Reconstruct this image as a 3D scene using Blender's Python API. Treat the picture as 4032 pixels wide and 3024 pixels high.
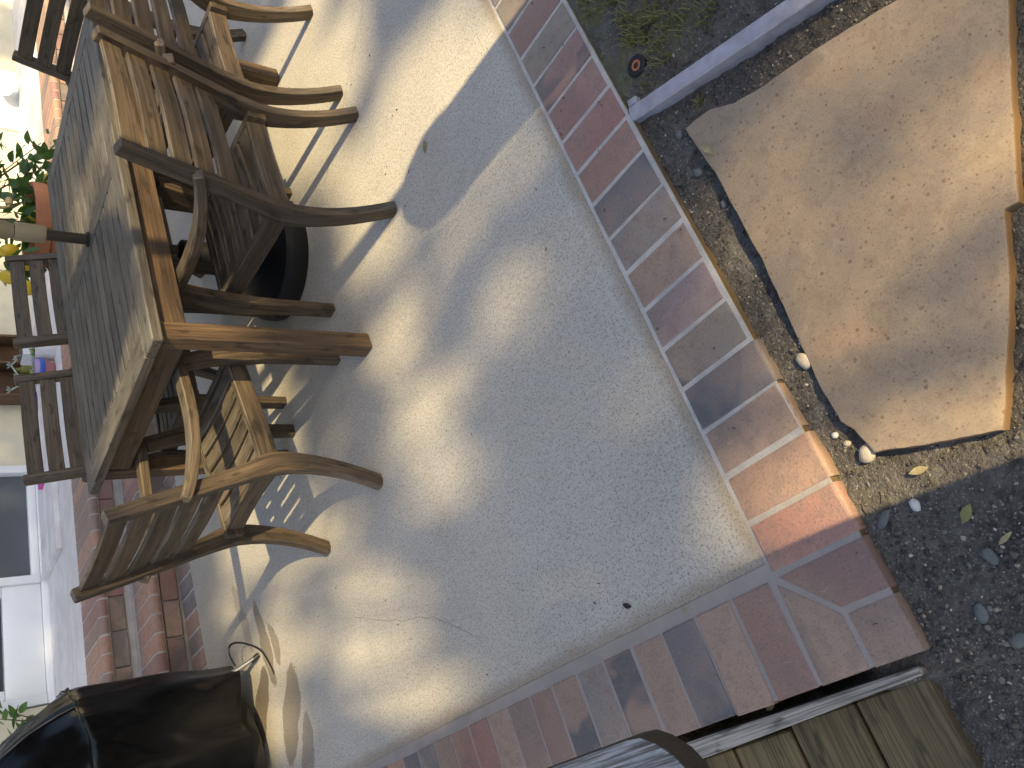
import bpy, bmesh, math, random
import numpy as np
from mathutils import Vector, Matrix, noise as mn

for o in list(bpy.data.objects): bpy.data.objects.remove(o)
SC = bpy.context.scene
COL = SC.collection
rnd = random.Random(7)
R = math.radians

# ------------------------------------------------------------------ camera
cam = bpy.data.cameras.new('camera'); camo = bpy.data.objects.new('camera', cam); COL.objects.link(camo)
CM = Matrix(((0.54808, 0.52787, 0.64882, 0.88812), (-0.32979, 0.84924, -0.41234, -0.19965),
             (-0.76866, 0.01202, 0.63954, 1.33061), (0, 0, 0, 1)))
camo.matrix_world = CM
cam.sensor_width = 36; cam.lens = 36 * 3112.33 / 4032; cam.clip_start = 0.02; cam.clip_end = 900
SC.camera = camo

# ------------------------------------------------------------------ sky, sun, exposure
SUN_EL = R(35.0); SUN_AZ = R(-4.6)            # direction TO the sun, azimuth from +X
w = bpy.data.worlds.new('World'); SC.world = w; w.use_nodes = True
nt = w.node_tree; bg = nt.nodes['Background']
sky = nt.nodes.new('ShaderNodeTexSky'); sky.sky_type = 'NISHITA'; sky.sun_disc = False
sky.sun_elevation = SUN_EL; sky.sun_rotation = R(90) - SUN_AZ
sky.air_density = 1.0; sky.dust_density = 2.2; sky.ozone_density = 1.0
nt.links.new(sky.outputs[0], bg.inputs[0]); bg.inputs[1].default_value = 0.15
sl = bpy.data.lights.new('sun', 'SUN'); sl.energy = 4.3; sl.angle = R(0.53); sl.color = (1.0, 0.79, 0.43)
so = bpy.data.objects.new('sun', sl); COL.objects.link(so)
SD = Vector((math.cos(SUN_EL) * math.cos(SUN_AZ), math.cos(SUN_EL) * math.sin(SUN_AZ), math.sin(SUN_EL)))
so.rotation_euler = SD.to_track_quat('Z', 'Y').to_euler(); so.location = SD * 30
SC.view_settings.view_transform = 'Standard'; SC.view_settings.look = 'None'
SC.view_settings.gamma = 1.0; SC.view_settings.exposure = 0.98; SC.view_settings.use_curve_mapping = False
SC.render.engine = 'CYCLES'
SC.cycles.max_bounces = 5; SC.cycles.diffuse_bounces = 3; SC.cycles.glossy_bounces = 3; SC.cycles.transmission_bounces = 2; SC.cycles.transparent_max_bounces = 4

# ------------------------------------------------------------------ material helpers
class NT:
    def __init__(s, name, rough=0.7):
        s.m = bpy.data.materials.new(name); s.m.use_nodes = True; s.t = s.m.node_tree
        s.b = s.t.nodes['Principled BSDF']; s.b.inputs['Roughness'].default_value = rough
    def n(s, typ, **kw):
        nd = s.t.nodes.new(typ)
        for k, v in kw.items(): setattr(nd, k, v)
        return nd
    def l(s, a, b): s.t.links.new(a, b)
    def set(s, nd, **kw):
        for k, v in kw.items(): nd.inputs[k].default_value = v
        return nd
    def coord(s, kind='Object'): return s.n('ShaderNodeTexCoord').outputs[kind]
    def world(s): return s.n('ShaderNodeNewGeometry').outputs['Position']
    def mapping(s, vec, scale=(1, 1, 1), loc=(0, 0, 0)):
        m = s.n('ShaderNodeMapping'); m.inputs['Scale'].default_value = scale; m.inputs['Location'].default_value = loc
        s.l(vec, m.inputs['Vector']); return m.outputs[0]
    def noise(s, vec, scale, detail=4, rough=0.55, dist=0.0):
        x = s.n('ShaderNodeTexNoise'); s.l(vec, x.inputs['Vector'])
        x.inputs['Scale'].default_value = scale; x.inputs['Detail'].default_value = detail
        x.inputs['Roughness'].default_value = rough; x.inputs['Distortion'].default_value = dist
        return x.outputs['Fac']
    def ramp(s, fac, stops, interp='LINEAR'):
        r = s.n('ShaderNodeValToRGB'); cr = r.color_ramp; cr.interpolation = interp
        while len(cr.elements) < len(stops): cr.elements.new(0.5)
        for e, (p, c) in zip(cr.elements, stops):
            e.position = p; e.color = (c[0], c[1], c[2], 1) if hasattr(c, '__len__') else (c, c, c, 1)
        s.l(fac, r.inputs[0]); return r.outputs[0]
    def mix(s, fac, a, b, mode='MIX'):
        x = s.n('ShaderNodeMix', data_type='RGBA', blend_type=mode)
        for sock, v in ((x.inputs[0], fac), (x.inputs[6], a), (x.inputs[7], b)):
            if hasattr(v, 'is_linked'): s.l(v, sock)
            elif hasattr(v, '__len__'): sock.default_value = (v[0], v[1], v[2], 1)
            else: sock.default_value = v
        return x.outputs[2]
    def math(s, op, a, b=None, c=None, clamp=False):
        x = s.n('ShaderNodeMath', operation=op); x.use_clamp = clamp
        for i, v in enumerate((a, b, c)):
            if v is None: continue
            if hasattr(v, 'is_linked'): s.l(v, x.inputs[i])
            else: x.inputs[i].default_value = v
        return x.outputs[0]
    def smooth(s, v, a, b):
        x = s.n('ShaderNodeMapRange', interpolation_type='SMOOTHSTEP')
        s.l(v, x.inputs[0]); x.inputs[1].default_value = a; x.inputs[2].default_value = b
        return x.outputs[0]
    def color(s, c):
        if hasattr(c, 'is_linked'): s.l(c, s.b.inputs['Base Color'])
        else: s.b.inputs['Base Color'].default_value = (*c[:3], 1)
    def rough(s, r): s.l(r, s.b.inputs['Roughness'])
    def bump(s, h, strength=0.3, dist=0.002, prev=None):
        x = s.n('ShaderNodeBump'); x.inputs['Strength'].default_value = strength; x.inputs['Distance'].default_value = dist
        s.l(h, x.inputs['Height'])
        if prev is not None: s.l(prev, x.inputs['Normal'])
        s.l(x.outputs[0], s.b.inputs['Normal']); return x.outputs[0]
    def sep(s, v):
        x = s.n('ShaderNodeSeparateXYZ'); s.l(v, x.inputs[0]); return x.outputs

def mat_simple(name, c, rough=0.6, var=0.15, scale=12, bump=0.15, metal=0.0, bscale=None):
    k = NT(name, rough); v = k.coord()
    f = k.noise(v, scale, 5)
    lo = tuple(x * (1 - var) for x in c); hi = tuple(min(1, x * (1 + var)) for x in c)
    k.color(k.ramp(f, [(0.3, lo), (0.7, hi)])); k.b.inputs['Metallic'].default_value = metal
    if bump: k.bump(k.noise(v, bscale or scale * 6, 4), bump, 0.002)
    return k.m

def mat_wood(name, base, dark, grey, greyup=0.75, grain=1.0, rough=0.62):
    k = NT(name, rough)
    at = k.n('ShaderNodeAttribute', attribute_name='g')
    info = k.n('ShaderNodeObjectInfo')
    add = k.n('ShaderNodeVectorMath', operation='ADD')
    mul = k.n('ShaderNodeVectorMath', operation='SCALE'); cmb = k.n('ShaderNodeCombineXYZ')
    for i in range(3): k.l(info.outputs['Random'], cmb.inputs[i])
    k.l(cmb.outputs[0], mul.inputs[0]); mul.inputs['Scale'].default_value = 37.0
    k.l(at.outputs['Vector'], add.inputs[0]); k.l(mul.outputs[0], add.inputs[1])
    v = add.outputs[0]
    fine = k.noise(k.mapping(v, (5, 260, 260)), 1.0, 3, 0.65, 0.3)
    wide = k.noise(k.mapping(v, (1.6, 34, 34)), 1.0, 3, 0.6, 1.2)
    patch = k.noise(k.mapping(v, (5, 9, 9)), 1.0, 2, 0.6)
    c = k.mix(k.smooth(wide, 0.33, 0.68), dark, base)
    c = k.mix(k.math('MULTIPLY', k.smooth(fine, 0.47, 0.70), 0.78 * grain), c, tuple(x * 0.42 for x in dark))
    nz = k.sep(k.n('ShaderNodeNewGeometry').outputs['Normal'])[2]
    up = k.math('MULTIPLY_ADD', k.smooth(nz, 0.05, 0.85), greyup, 0.12)
    up = k.math('MULTIPLY', up, k.smooth(patch, 0.25, 0.62))
    gcol = k.mix(k.smooth(fine, 0.40, 0.66), tuple(x * 1.18 for x in grey), tuple(x * 0.42 for x in grey))
    c = k.mix(up, c, gcol)
    # per piece tone
    tone = k.math('MULTIPLY_ADD', info.outputs['Random'], 0.5, 0.75)
    c2 = k.n('ShaderNodeVectorMath', operation='SCALE'); k.l(c, c2.inputs[0]); k.l(tone, c2.inputs['Scale'])
    # dark blotches / mildew
    sp = k.noise(k.mapping(v, (14, 40, 40)), 1.0, 2, 0.5)
    c = k.mix(k.math('MULTIPLY', k.smooth(sp, 0.56, 0.72), 0.7), c2.outputs[0], tuple(x * 0.3 for x in dark))
    k.color(c)
    k.bump(fine, 0.5, 0.0022)
    return k.m

M = {}
M['teak'] = mat_wood('weathered_teak', (0.104, 0.070, 0.040), (0.036, 0.024, 0.0145), (0.158, 0.134, 0.101))
M['teak_top'] = mat_wood('weathered_table_top', (0.098, 0.083, 0.064), (0.044, 0.037, 0.029), (0.120, 0.111, 0.098), 0.85)
M['teak_warm'] = mat_wood('oiled_teak', (0.118, 0.069, 0.033), (0.048, 0.027, 0.0135), (0.135, 0.108, 0.076), 0.5)
M['deck'] = mat_wood('old_deck_wood', (0.125, 0.098, 0.045), (0.06, 0.045, 0.022), (0.135, 0.11, 0.055), 0.4, 1.0, 0.75)
M['greyboard'] = mat_wood('grey_board', (0.30, 0.27, 0.23), (0.10, 0.085, 0.07), (0.36, 0.33, 0.29), 0.8, 1.5, 0.85)

def mat_rail():
    k = NT('weathered_rail', 0.85); at = k.n('ShaderNodeAttribute', attribute_name='g').outputs['Vector']
    n1 = k.noise(k.mapping(at, (7, 260, 60)), 1.0, 5, 0.6, 0.4); n2 = k.noise(k.mapping(at, (60, 140, 60)), 1.0, 4)
    c = k.mix(k.smooth(n1, 0.36, 0.62), (0.10, 0.09, 0.08), (0.42, 0.42, 0.42))
    c = k.mix(k.math('MULTIPLY', k.smooth(n2, 0.5, 0.75), 0.5), c, (0.2, 0.17, 0.13))
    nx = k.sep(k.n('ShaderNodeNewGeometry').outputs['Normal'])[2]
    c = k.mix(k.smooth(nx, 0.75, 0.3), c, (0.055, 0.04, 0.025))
    k.color(c); k.bump(n1, 1.0, 0.006); return k.m
M['rail'] = mat_rail()

def mat_concrete():
    k = NT('patio_concrete', 0.82); v = k.world()
    big = k.noise(v, 1.3, 3, 0.6); mid = k.noise(v, 9, 4, 0.6); fine = k.noise(v, 165, 2, 0.75); vf = k.noise(v, 300, 1, 0.5)
    c = k.mix(k.smooth(big, 0.3, 0.7), (0.395, 0.37, 0.325), (0.47, 0.445, 0.395))
    c = k.mix(k.math('MULTIPLY', k.smooth(mid, 0.45, 0.75), 0.35), c, (0.33, 0.30, 0.255))
    c = k.mix(k.math('MULTIPLY', k.smooth(fine, 0.50, 0.66), 0.72), c, (0.13, 0.12, 0.105))
    gr2 = k.noise(v, 62, 3, 0.75)
    c = k.mix(k.math('MULTIPLY', k.smooth(gr2, 0.50, 0.70), 0.3), c, (0.20, 0.18, 0.155))
    c = k.mix(k.math('MULTIPLY', k.smooth(gr2, 0.46, 0.32), 0.25), c, (0.60, 0.57, 0.51))
    c = k.mix(k.math('MULTIPLY', k.smooth(vf, 0.54, 0.68), 0.55), c, (0.56, 0.53, 0.47))
    # sparse pits
    vo = k.n('ShaderNodeTexVoronoi', feature='F1'); k.l(k.mapping(v, (1, 1.0, 1)), vo.inputs['Vector']); vo.inputs['Scale'].default_value = 34
    vr = k.sep(vo.outputs['Color'])
    pit = k.math('MULTIPLY', k.math('LESS_THAN', vo.outputs['Distance'], k.math('MULTIPLY', vr[0], 0.10)), k.math('GREATER_THAN', vr[1], 0.72))
    c = k.mix(k.math('MULTIPLY', pit, 0.7), c, (0.07, 0.06, 0.05))
    # brown dirt along the brick edging
    x, y, z = k.sep(v)
    wob = k.math('MULTIPLY', k.math('SUBTRACT', mid, 0.5), 0.06)
    d = k.math('MINIMUM', k.math('MULTIPLY', x, -1.0), k.math('MULTIPLY_ADD', y, 1.0, 0.03))
    e = k.smooth(k.math('ADD', d, wob), 0.05, 0.0)
    c = k.mix(k.math('MULTIPLY', e, 0.55), c, (0.20, 0.145, 0.085))
    # dried water / grease stains by the grill
    wv = k.n('ShaderNodeVectorMath', operation='ADD'); nn = k.n('ShaderNodeTexNoise'); k.l(v, nn.inputs['Vector']); nn.inputs['Scale'].default_value = 7; nn.inputs['Detail'].default_value = 4
    sc = k.n('ShaderNodeVectorMath', operation='SCALE'); k.l(nn.outputs['Color'], sc.inputs[0]); sc.inputs['Scale'].default_value = 0.09
    k.l(v, wv.inputs[0]); k.l(sc.outputs[0], wv.inputs[1])
    st = None
    for (cx, cy, ra, rb, ang, s) in ((-2.56, 0.35, 0.20, 0.062, 52, .8), (-2.39, 0.59, 0.19, 0.05, 100, .62), (-2.29, 0.56, 0.10, 0.03, 100, .55),
                                     (-2.28, 0.26, 0.20, 0.08, 56, .62), (-2.58, 0.76, 0.17, 0.04, 110, .3), (-2.2, 0.1, 0.16, 0.05, 60, .5)):
        m = k.n('ShaderNodeMapping', vector_type='TEXTURE'); m.inputs['Location'].default_value = (cx + .045, cy + .045, 0.045); m.inputs['Rotation'].default_value = (0, 0, R(ang)); m.inputs['Scale'].default_value = (ra, rb, 1)
        k.l(wv.outputs[0], m.inputs[0])
        ln = k.n('ShaderNodeVectorMath', operation='LENGTH'); k.l(m.outputs[0], ln.inputs[0])
        q = k.math('MULTIPLY', k.smooth(ln.outputs['Value'], 1.05, 0.95), s)
        st = q if st is None else k.math('MAXIMUM', st, q)
    c = k.mix(k.math('MULTIPLY', st, 1.2, clamp=True), c, k.mix(0.8, c, (0.085, 0.055, 0.03)))
    k.color(c)
    k.bump(fine, 0.8, 0.0025); return k.m
M['concrete'] = mat_concrete()

def mat_brick():
    k = NT('brick_paver', 0.62); info = k.n('ShaderNodeObjectInfo'); v0 = k.world()
    off = k.n('ShaderNodeCombineXYZ'); k.l(k.math('MULTIPLY', info.outputs['Random'], 11.0), off.inputs[2])
    vv = k.n('ShaderNodeVectorMath', operation='ADD'); k.l(v0, vv.inputs[0]); k.l(off.outputs[0], vv.inputs[1]); v = vv.outputs[0]
    big = k.noise(v, 7.5, 3, 0.5); mid = k.noise(v, 30, 3, 0.6); fine = k.noise(v, 190, 2, 0.7)
    base = info.outputs['Color']
    c = k.mix(k.math('MULTIPLY', k.smooth(big, 0.35, 0.7), 0.45), base, (0.29, 0.19, 0.13))
    c = k.mix(0.20, c, (0.27, 0.215, 0.18))
    fl = k.math('MULTIPLY', k.smooth(k.noise(v, 6.0, 2, 0.4, 0.6), 0.47, 0.56), info.outputs['Alpha'])
    c = k.mix(fl, c, (0.065, 0.07, 0.08))
    c = k.mix(k.math('MULTIPLY', k.smooth(mid, 0.42, 0.70), 0.5), c, (0.17, 0.125, 0.10))
    c = k.mix(k.math('MULTIPLY', k.smooth(fine, 0.54, 0.70), 0.48), c, (0.085, 0.065, 0.058))
    c = k.mix(k.math('MULTIPLY', k.smooth(fine, 0.38, 0.26), 0.28), c, (0.38, 0.31, 0.26))
    sc = k.noise(k.mapping(v, (30, 240, 60)), 1.0, 4, 0.6)
    c = k.mix(k.math('MULTIPLY', k.smooth(sc, 0.64, 0.72), 0.22), c, (0.5, 0.42, 0.36))
    hs = k.n('ShaderNodeHueSaturation'); hs.inputs['Saturation'].default_value = 0.92; hs.inputs['Value'].default_value = 1.22; k.l(c, hs.inputs['Color']); c = hs.outputs[0]
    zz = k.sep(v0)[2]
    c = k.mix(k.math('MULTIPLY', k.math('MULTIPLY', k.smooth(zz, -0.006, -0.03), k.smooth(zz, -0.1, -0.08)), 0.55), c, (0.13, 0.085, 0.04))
    k.color(c); k.rough(k.ramp(mid, [(0.3, 0.5), (0.7, 0.72)])); k.bump(fine, 0.7, 0.002); return k.m
M['brick'] = mat_brick()
def mat_mortar():
    k = NT('mortar', 0.92); v = k.world(); f = k.noise(v, 320, 3, 0.7); b = k.noise(v, 14, 4)
    c = k.mix(k.smooth(b, 0.3, 0.7), (0.42, 0.40, 0.375), (0.55, 0.525, 0.495)); c = k.mix(k.math('MULTIPLY', k.smooth(f, 0.5, 0.7), 0.5), c, (0.2, 0.18, 0.16))
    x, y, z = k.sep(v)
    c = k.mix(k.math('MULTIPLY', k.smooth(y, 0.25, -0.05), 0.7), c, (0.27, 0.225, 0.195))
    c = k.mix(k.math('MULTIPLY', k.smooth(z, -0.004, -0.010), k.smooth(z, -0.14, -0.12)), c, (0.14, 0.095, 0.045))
    k.color(c); k.bump(f, 0.8, 0.002); return k.m
M['mortar'] = mat_mortar()
def mat_soil():
    k = NT('wet_soil', 0.7); v = k.world(); a = k.noise(v, 4, 4, 0.65); b = k.noise(v, 40, 4, 0.7); c3 = k.noise(v, 200, 2, 0.7)
    c = k.mix(k.smooth(a, 0.35, 0.65), (0.062, 0.054, 0.044), (0.105, 0.093, 0.077))
    c = k.mix(k.math('MULTIPLY', k.smooth(b, 0.42, 0.7), 0.6), c, (0.035, 0.028, 0.02))
    c = k.mix(k.math('MULTIPLY', k.smooth(c3, 0.56, 0.70), 0.75), c, (0.24, 0.215, 0.18))
    x, y, z = k.sep(v)
    g = k.math('MULTIPLY', k.smooth(y, 0.95, 1.08), k.smooth(k.noise(v, 16, 4), 0.42, 0.62))
    c = k.mix(k.math('MULTIPLY', g, 0.85), c, (0.085, 0.085, 0.028))
    k.color(c); k.rough(k.ramp(b, [(0.35, 0.42), (0.65, 0.8)])); k.bump(b, 1.0, 0.012); return k.m
M['soil'] = mat_soil()
def mat_flag():
    k = NT('sandstone', 0.72); v = k.world()
    a = k.noise(v, 3.2, 5, 0.6, 0.6); b = k.noise(v, 13, 5, 0.65); f = k.noise(v, 240, 2, 0.7)
    c = k.mix(k.smooth(a, 0.32, 0.66), (0.315, 0.24, 0.165), (0.37, 0.275, 0.18))
    c = k.mix(k.math('MULTIPLY', k.smooth(b, 0.44, 0.66), 0.5), c, (0.25, 0.205, 0.165))
    c = k.mix(k.math('MULTIPLY', k.smooth(k.noise(v, 6, 3), 0.56, 0.7), 0.25), c, (0.43, 0.24, 0.14))
    c = k.mix(k.math('MULTIPLY', k.smooth(k.noise(v, 9, 5, 0.7), 0.6, 0.75), 0.3), c, (0.24, 0.22, 0.2))
    m2 = k.noise(v, 27, 4, 0.7, 0.8)
    c = k.mix(k.math('MULTIPLY', k.smooth(m2, 0.50, 0.66), 0.42), c, (0.22, 0.16, 0.11))
    c = k.mix(k.math('MULTIPLY', k.smooth(m2, 0.46, 0.32), 0.4), c, (0.42, 0.325, 0.22))
    tot = None
    for s, th, pr in ((66, 0.19, 0.45), (120, 0.22, 0.42)):
        vo = k.n('ShaderNodeTexVoronoi', feature='F1'); k.l(k.mapping(v, (1, 1, 0.001)), vo.inputs['Vector']); vo.inputs['Scale'].default_value = s
        cr = k.sep(vo.outputs['Color'])
        dd = k.math('ADD', vo.outputs['Distance'], k.math('MULTIPLY', k.math('SUBTRACT', f, 0.5), 0.12))
        rad = k.math('MULTIPLY_ADD', cr[2], th, 0.05)
        sp = k.math('MULTIPLY', k.math('LESS_THAN', dd, rad), k.math('GREATER_THAN', cr[0], pr))
        sp = k.math('MULTIPLY', sp, k.math('MULTIPLY_ADD', cr[1], 0.5, 0.22))
        tot = sp if tot is None else k.math('MAXIMUM', tot, sp)
    c = k.mix(tot, c, (0.14, 0.075, 0.045))
    c = k.mix(k.math('MULTIPLY', k.smooth(f, 0.50, 0.70), 0.5), c, (0.17, 0.12, 0.085))
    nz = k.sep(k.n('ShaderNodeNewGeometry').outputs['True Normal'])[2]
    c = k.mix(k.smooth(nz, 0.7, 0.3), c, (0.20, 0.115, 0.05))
    k.color(c); k.bump(b, 0.5, 0.005); return k.m
M['flag'] = mat_flag()
M['landing'] = None
def mat_landing():
    k = NT('painted_landing', 0.75); v = k.world()
    a = k.noise(v, 5, 5, 0.65); s = k.noise(k.mapping(v, (22, 2.0, 5)), 1.0, 5, 0.6)
    c = k.mix(k.smooth(a, 0.35, 0.68), (0.66, 0.64, 0.62), (0.55, 0.52, 0.50))
    c = k.mix(k.math('MULTIPLY', k.smooth(s, 0.55, 0.72), 0.5), c, (0.34, 0.32, 0.30))
    k.color(c); k.bump(a, 0.2, 0.003); return k.m
M['landing'] = mat_landing()
M['stucco'] = mat_simple('cream_stucco', (0.56, 0.52, 0.39), 0.9, 0.08, 8, 0.6, bscale=240)
M['vinyl'] = mat_simple('white_vinyl', (0.74, 0.76, 0.76), 0.35, 0.03, 6, 0.0)
k = NT('dark_glass', 0.06); k.color((0.085, 0.098, 0.11)); k.b.inputs['Roughness'].default_value = 0.2; k.b.inputs['Specular IOR Level'].default_value = 0.6; M['glass'] = k.m
M['blind'] = mat_simple('dark_blind', (0.03, 0.032, 0.035), 0.5, 0.2, 10, 0)
k = NT('black_vinyl_cover', 0.25); v = k.coord(); n1 = k.noise(v, 9, 5, 0.6); n2 = k.noise(v, 160, 3)
k.color(k.ramp(n1, [(0.3, (0.003, 0.003, 0.0034)), (0.7, (0.006, 0.006, 0.006))])); k.rough(k.ramp(n1, [(0.3, 0.13), (0.75, 0.26)]))
k.b.inputs['Specular IOR Level'].default_value = 0.27; w1 = k.noise(k.mapping(v, (3.6, 3.6, 1.7)), 1.0, 2, 0.45, 0.8); k.bump(w1, 0.6, 0.05); M['cover'] = k.m
M['black'] = mat_simple('black_plastic', (0.004, 0.004, 0.0045), 0.55, 0.2, 20, 0.1)
M['bronze'] = mat_simple('bronze_metal', (0.035, 0.027, 0.02), 0.42, 0.15, 20, 0.05, 0.3)
M['steel'] = mat_simple('brushed_steel', (0.55, 0.55, 0.53), 0.28, 0.1, 30, 0.1, 1.0)
M['beigeplastic'] = mat_simple('beige_plastic', (0.25, 0.20, 0.12), 0.45, 0.06, 20, 0.05)
M['canopy'] = mat_simple('canopy_cloth', (0.30, 0.27, 0.20), 0.9, 0.05, 20, 0.2)
M['terracotta'] = mat_simple('terracotta', (0.34, 0.135, 0.06), 0.75, 0.16, 9, 0.25)
M['lavender'] = mat_simple('lavender_paint', (0.36, 0.345, 0.385), 0.6, 0.2, 26, 0.5, bscale=90)
M['leaf'] = None
def mat_leaf(name, a, b, trans=0.25):
    k = NT(name, 0.45); info = k.n('ShaderNodeObjectInfo'); v = k.world()
    f = k.math('ADD', k.math('MULTIPLY', k.noise(v, 14, 3), 0.8), k.math('MULTIPLY', info.outputs['Random'], 0.4))
    k.color(k.ramp(f, [(0.3, a), (0.85, b)]))
    k.b.inputs['Transmission Weight'].default_value = 0.0
    tr = k.n('ShaderNodeBsdfTranslucent'); tr.inputs[0].default_value = (b[0] * 1.6, b[1] * 1.7, b[2], 1)
    ms = k.n('ShaderNodeMixShader'); ms.inputs[0].default_value = trans
    k.l(k.b.outputs[0], ms.inputs[1]); k.l(tr.outputs[0], ms.inputs[2]); k.l(ms.outputs[0], k.t.nodes['Material Output'].inputs[0])
    return k.m
M['leaf'] = mat_leaf('citrus_leaf', (0.022, 0.06, 0.012), (0.07, 0.14, 0.025))
M['treeleaf'] = mat_simple('tree_leaf', (0.05, 0.085, 0.02), 0.6, 0.3, 3, 0)
M['grass'] = mat_leaf('grass_blade', (0.10, 0.105, 0.03), (0.24, 0.22, 0.08), 0.3)
M['succulent'] = mat_leaf('succulent', (0.16, 0.22, 0.06), (0.26, 0.34, 0.12), 0.1)
M['silverplant'] = mat_simple('silver_stem', (0.30, 0.36, 0.32), 0.7, 0.15, 30, 0.2)
M['lemon'] = mat_simple('lemon_peel', (0.62, 0.43, 0.02), 0.42, 0.12, 14, 0.5, bscale=130)
M['bark'] = mat_simple('bark', (0.09, 0.065, 0.045), 0.9, 0.3, 30, 0.8)
M['darkbrown'] = mat_simple('dark_cabinet_wood', (0.10, 0.055, 0.025), 0.6, 0.3, 8, 0.2)
M['zinc'] = mat_simple('white_painted_metal', (0.56, 0.56, 0.60), 0.5, 0.08, 20, 0.15)
M['blue'] = mat_simple('blue_glaze', (0.03, 0.10, 0.45), 0.4, 0.15, 20, 0.05)
M['mauve'] = mat_simple('mauve_glaze', (0.30, 0.22, 0.42), 0.5, 0.15, 20, 0.05)
M['rose'] = mat_simple('rose_glaze', (0.36, 0.15, 0.15), 0.5, 0.15, 20, 0.05)
M['pink'] = mat_simple('pink_plastic', (0.55, 0.06, 0.33), 0.35, 0.1, 10, 0)
M['purple'] = mat_simple('purple_weave', (0.15, 0.05, 0.27), 0.7, 0.3, 120, 0.8)
M['olive'] = mat_simple('olive_bottle', (0.11, 0.11, 0.02), 0.3, 0.15, 20, 0)
M['dryleaf'] = mat_simple('dry_leaf', (0.33, 0.27, 0.14), 0.7, 0.25, 60, 0.4)
M['greenleaf'] = mat_simple('fallen_green_leaf', (0.20, 0.195, 0.06), 0.6, 0.25, 60, 0.4)
M['darkleaf'] = mat_simple('dark_leaf', (0.03, 0.018, 0.022), 0.6, 0.2, 60, 0.3)
M['palestone'] = mat_simple('pale_stone', (0.42, 0.37, 0.29), 0.75, 0.2, 70, 0.4)
M['whitestone'] = mat_simple('white_stone', (0.62, 0.60, 0.56), 0.6, 0.1, 70, 0.3)
M['bluestone'] = mat_simple('blue_grey_stone', (0.13, 0.135, 0.13), 0.6, 0.25, 70, 0.3)
M['orange'] = mat_simple('orange_plastic', (0.42, 0.14, 0.05), 0.5, 0.15, 60, 0.1)
def mat_gravel():
    k = NT('gravel_stone', 0.65); at = k.n('ShaderNodeAttribute', attribute_name='tone').outputs['Fac']
    c = k.ramp(at, [(0.0, (0.035, 0.03, 0.026)), (0.45, (0.10, 0.085, 0.07)), (0.75, (0.16, 0.15, 0.135)), (0.92, (0.30, 0.25, 0.18)), (1.0, (0.5, 0.47, 0.42))])
    k.color(c); return k.m
M['gravel'] = mat_gravel()

# ------------------------------------------------------------------ object helpers
def tag(o, label=None, cat=None, group=None, kind=None):
    if label: o['label'] = label
    if cat: o['category'] = cat
    if group: o['group'] = group
    if kind: o['kind'] = kind
    return o
def empty(name, loc=(0, 0, 0), rz=0.0, **kw):
    o = bpy.data.objects.new(name, None); COL.objects.link(o); o.location = loc; o.rotation_euler = (0, 0, rz)
    o.empty_display_size = 0.1; return tag(o, **kw)
def make_mesh(name, vs, fs, mat, g=None, smooth=None):
    me = bpy.data.meshes.new(name); me.from_pydata([tuple(v) for v in vs], [], fs); me.validate(); me.update()
    if mat: me.materials.append(mat)
    if g is not None:
        a = me.attributes.new('g', 'FLOAT_VECTOR', 'POINT'); a.data.foreach_set('vector', np.array(g, dtype=np.float32).ravel())
    if smooth is not None:
        for p in me.polygons: p.use_smooth = True
        me.set_sharp_from_angle(angle=R(smooth))
    return me
def link(name, me, parent=None, loc=(0, 0, 0), rot=(0, 0, 0)):
    o = bpy.data.objects.new(name, me); COL.objects.link(o); o.location = loc; o.rotation_euler = rot
    if parent: o.parent = parent
    return o
def copy_tree(o, parent=None):
    c = o.copy(); COL.objects.link(c); c.parent = parent
    for ch in o.children: copy_tree(ch, c)
    return c
def lst(v, n): return list(v) if hasattr(v, '__len__') else [v] * n
def sweep(path, side, wd, th, c=0.003, endc=None, u0=0.0):
    """chamfered rectangular bar along path; side = width direction; returns verts, faces, grain coords"""
    P = [Vector(p) for p in path]; n = len(P); W = lst(wd, n); T = lst(th, n)
    if endc is None: endc = c
    if endc > 0:
        d0 = (P[1] - P[0]).normalized(); d1 = (P[-2] - P[-1]).normalized()
        P = [P[0], P[0] + d0 * endc] + P[1:-1] + [P[-1] + d1 * endc, P[-1]]
        W = [W[0] - 2 * endc, W[0]] + W[1:-1] + [W[-1], W[-1] - 2 * endc]; T = [T[0] - 2 * endc, T[0]] + T[1:-1] + [T[-1], T[-1] - 2 * endc]; n = len(P)
    vs = []; fs = []; g = []; s = u0
    for i in range(n):
        t = (P[min(i + 1, n - 1)] - P[max(i - 1, 0)]).normalized()
        sd = Vector(side); sd = (sd - t * sd.dot(t)).normalized(); nn = t.cross(sd)
        if i: s += (P[i] - P[i - 1]).length
        a = W[i] / 2; b = T[i] / 2; k = min(c, a * .8, b * .8)
        for (x, y) in ((a, b - k), (a - k, b), (-a + k, b), (-a, b - k), (-a, -b + k), (-a + k, -b), (a - k, -b), (a, -b + k)):
            vs.append(P[i] + sd * x + nn * y); g.append((s, x, y))
    for i in range(n - 1):
        for j in range(8):
            q = (j + 1) % 8; fs.append((i * 8 + j, i * 8 + q, (i + 1) * 8 + q, (i + 1) * 8 + j))
    fs.append(tuple(reversed(range(8)))); fs.append(tuple(range((n - 1) * 8, n * 8)))
    return vs, fs, g
def bar(name, path, side, wd, th, mat, parent=None, c=0.003, endc=None, smooth=24):
    vs, fs, g = sweep(path, side, wd, th, c, endc, rnd.random() * 5)
    return link(name, make_mesh(name, vs, fs, mat, g, smooth), parent)
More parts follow.
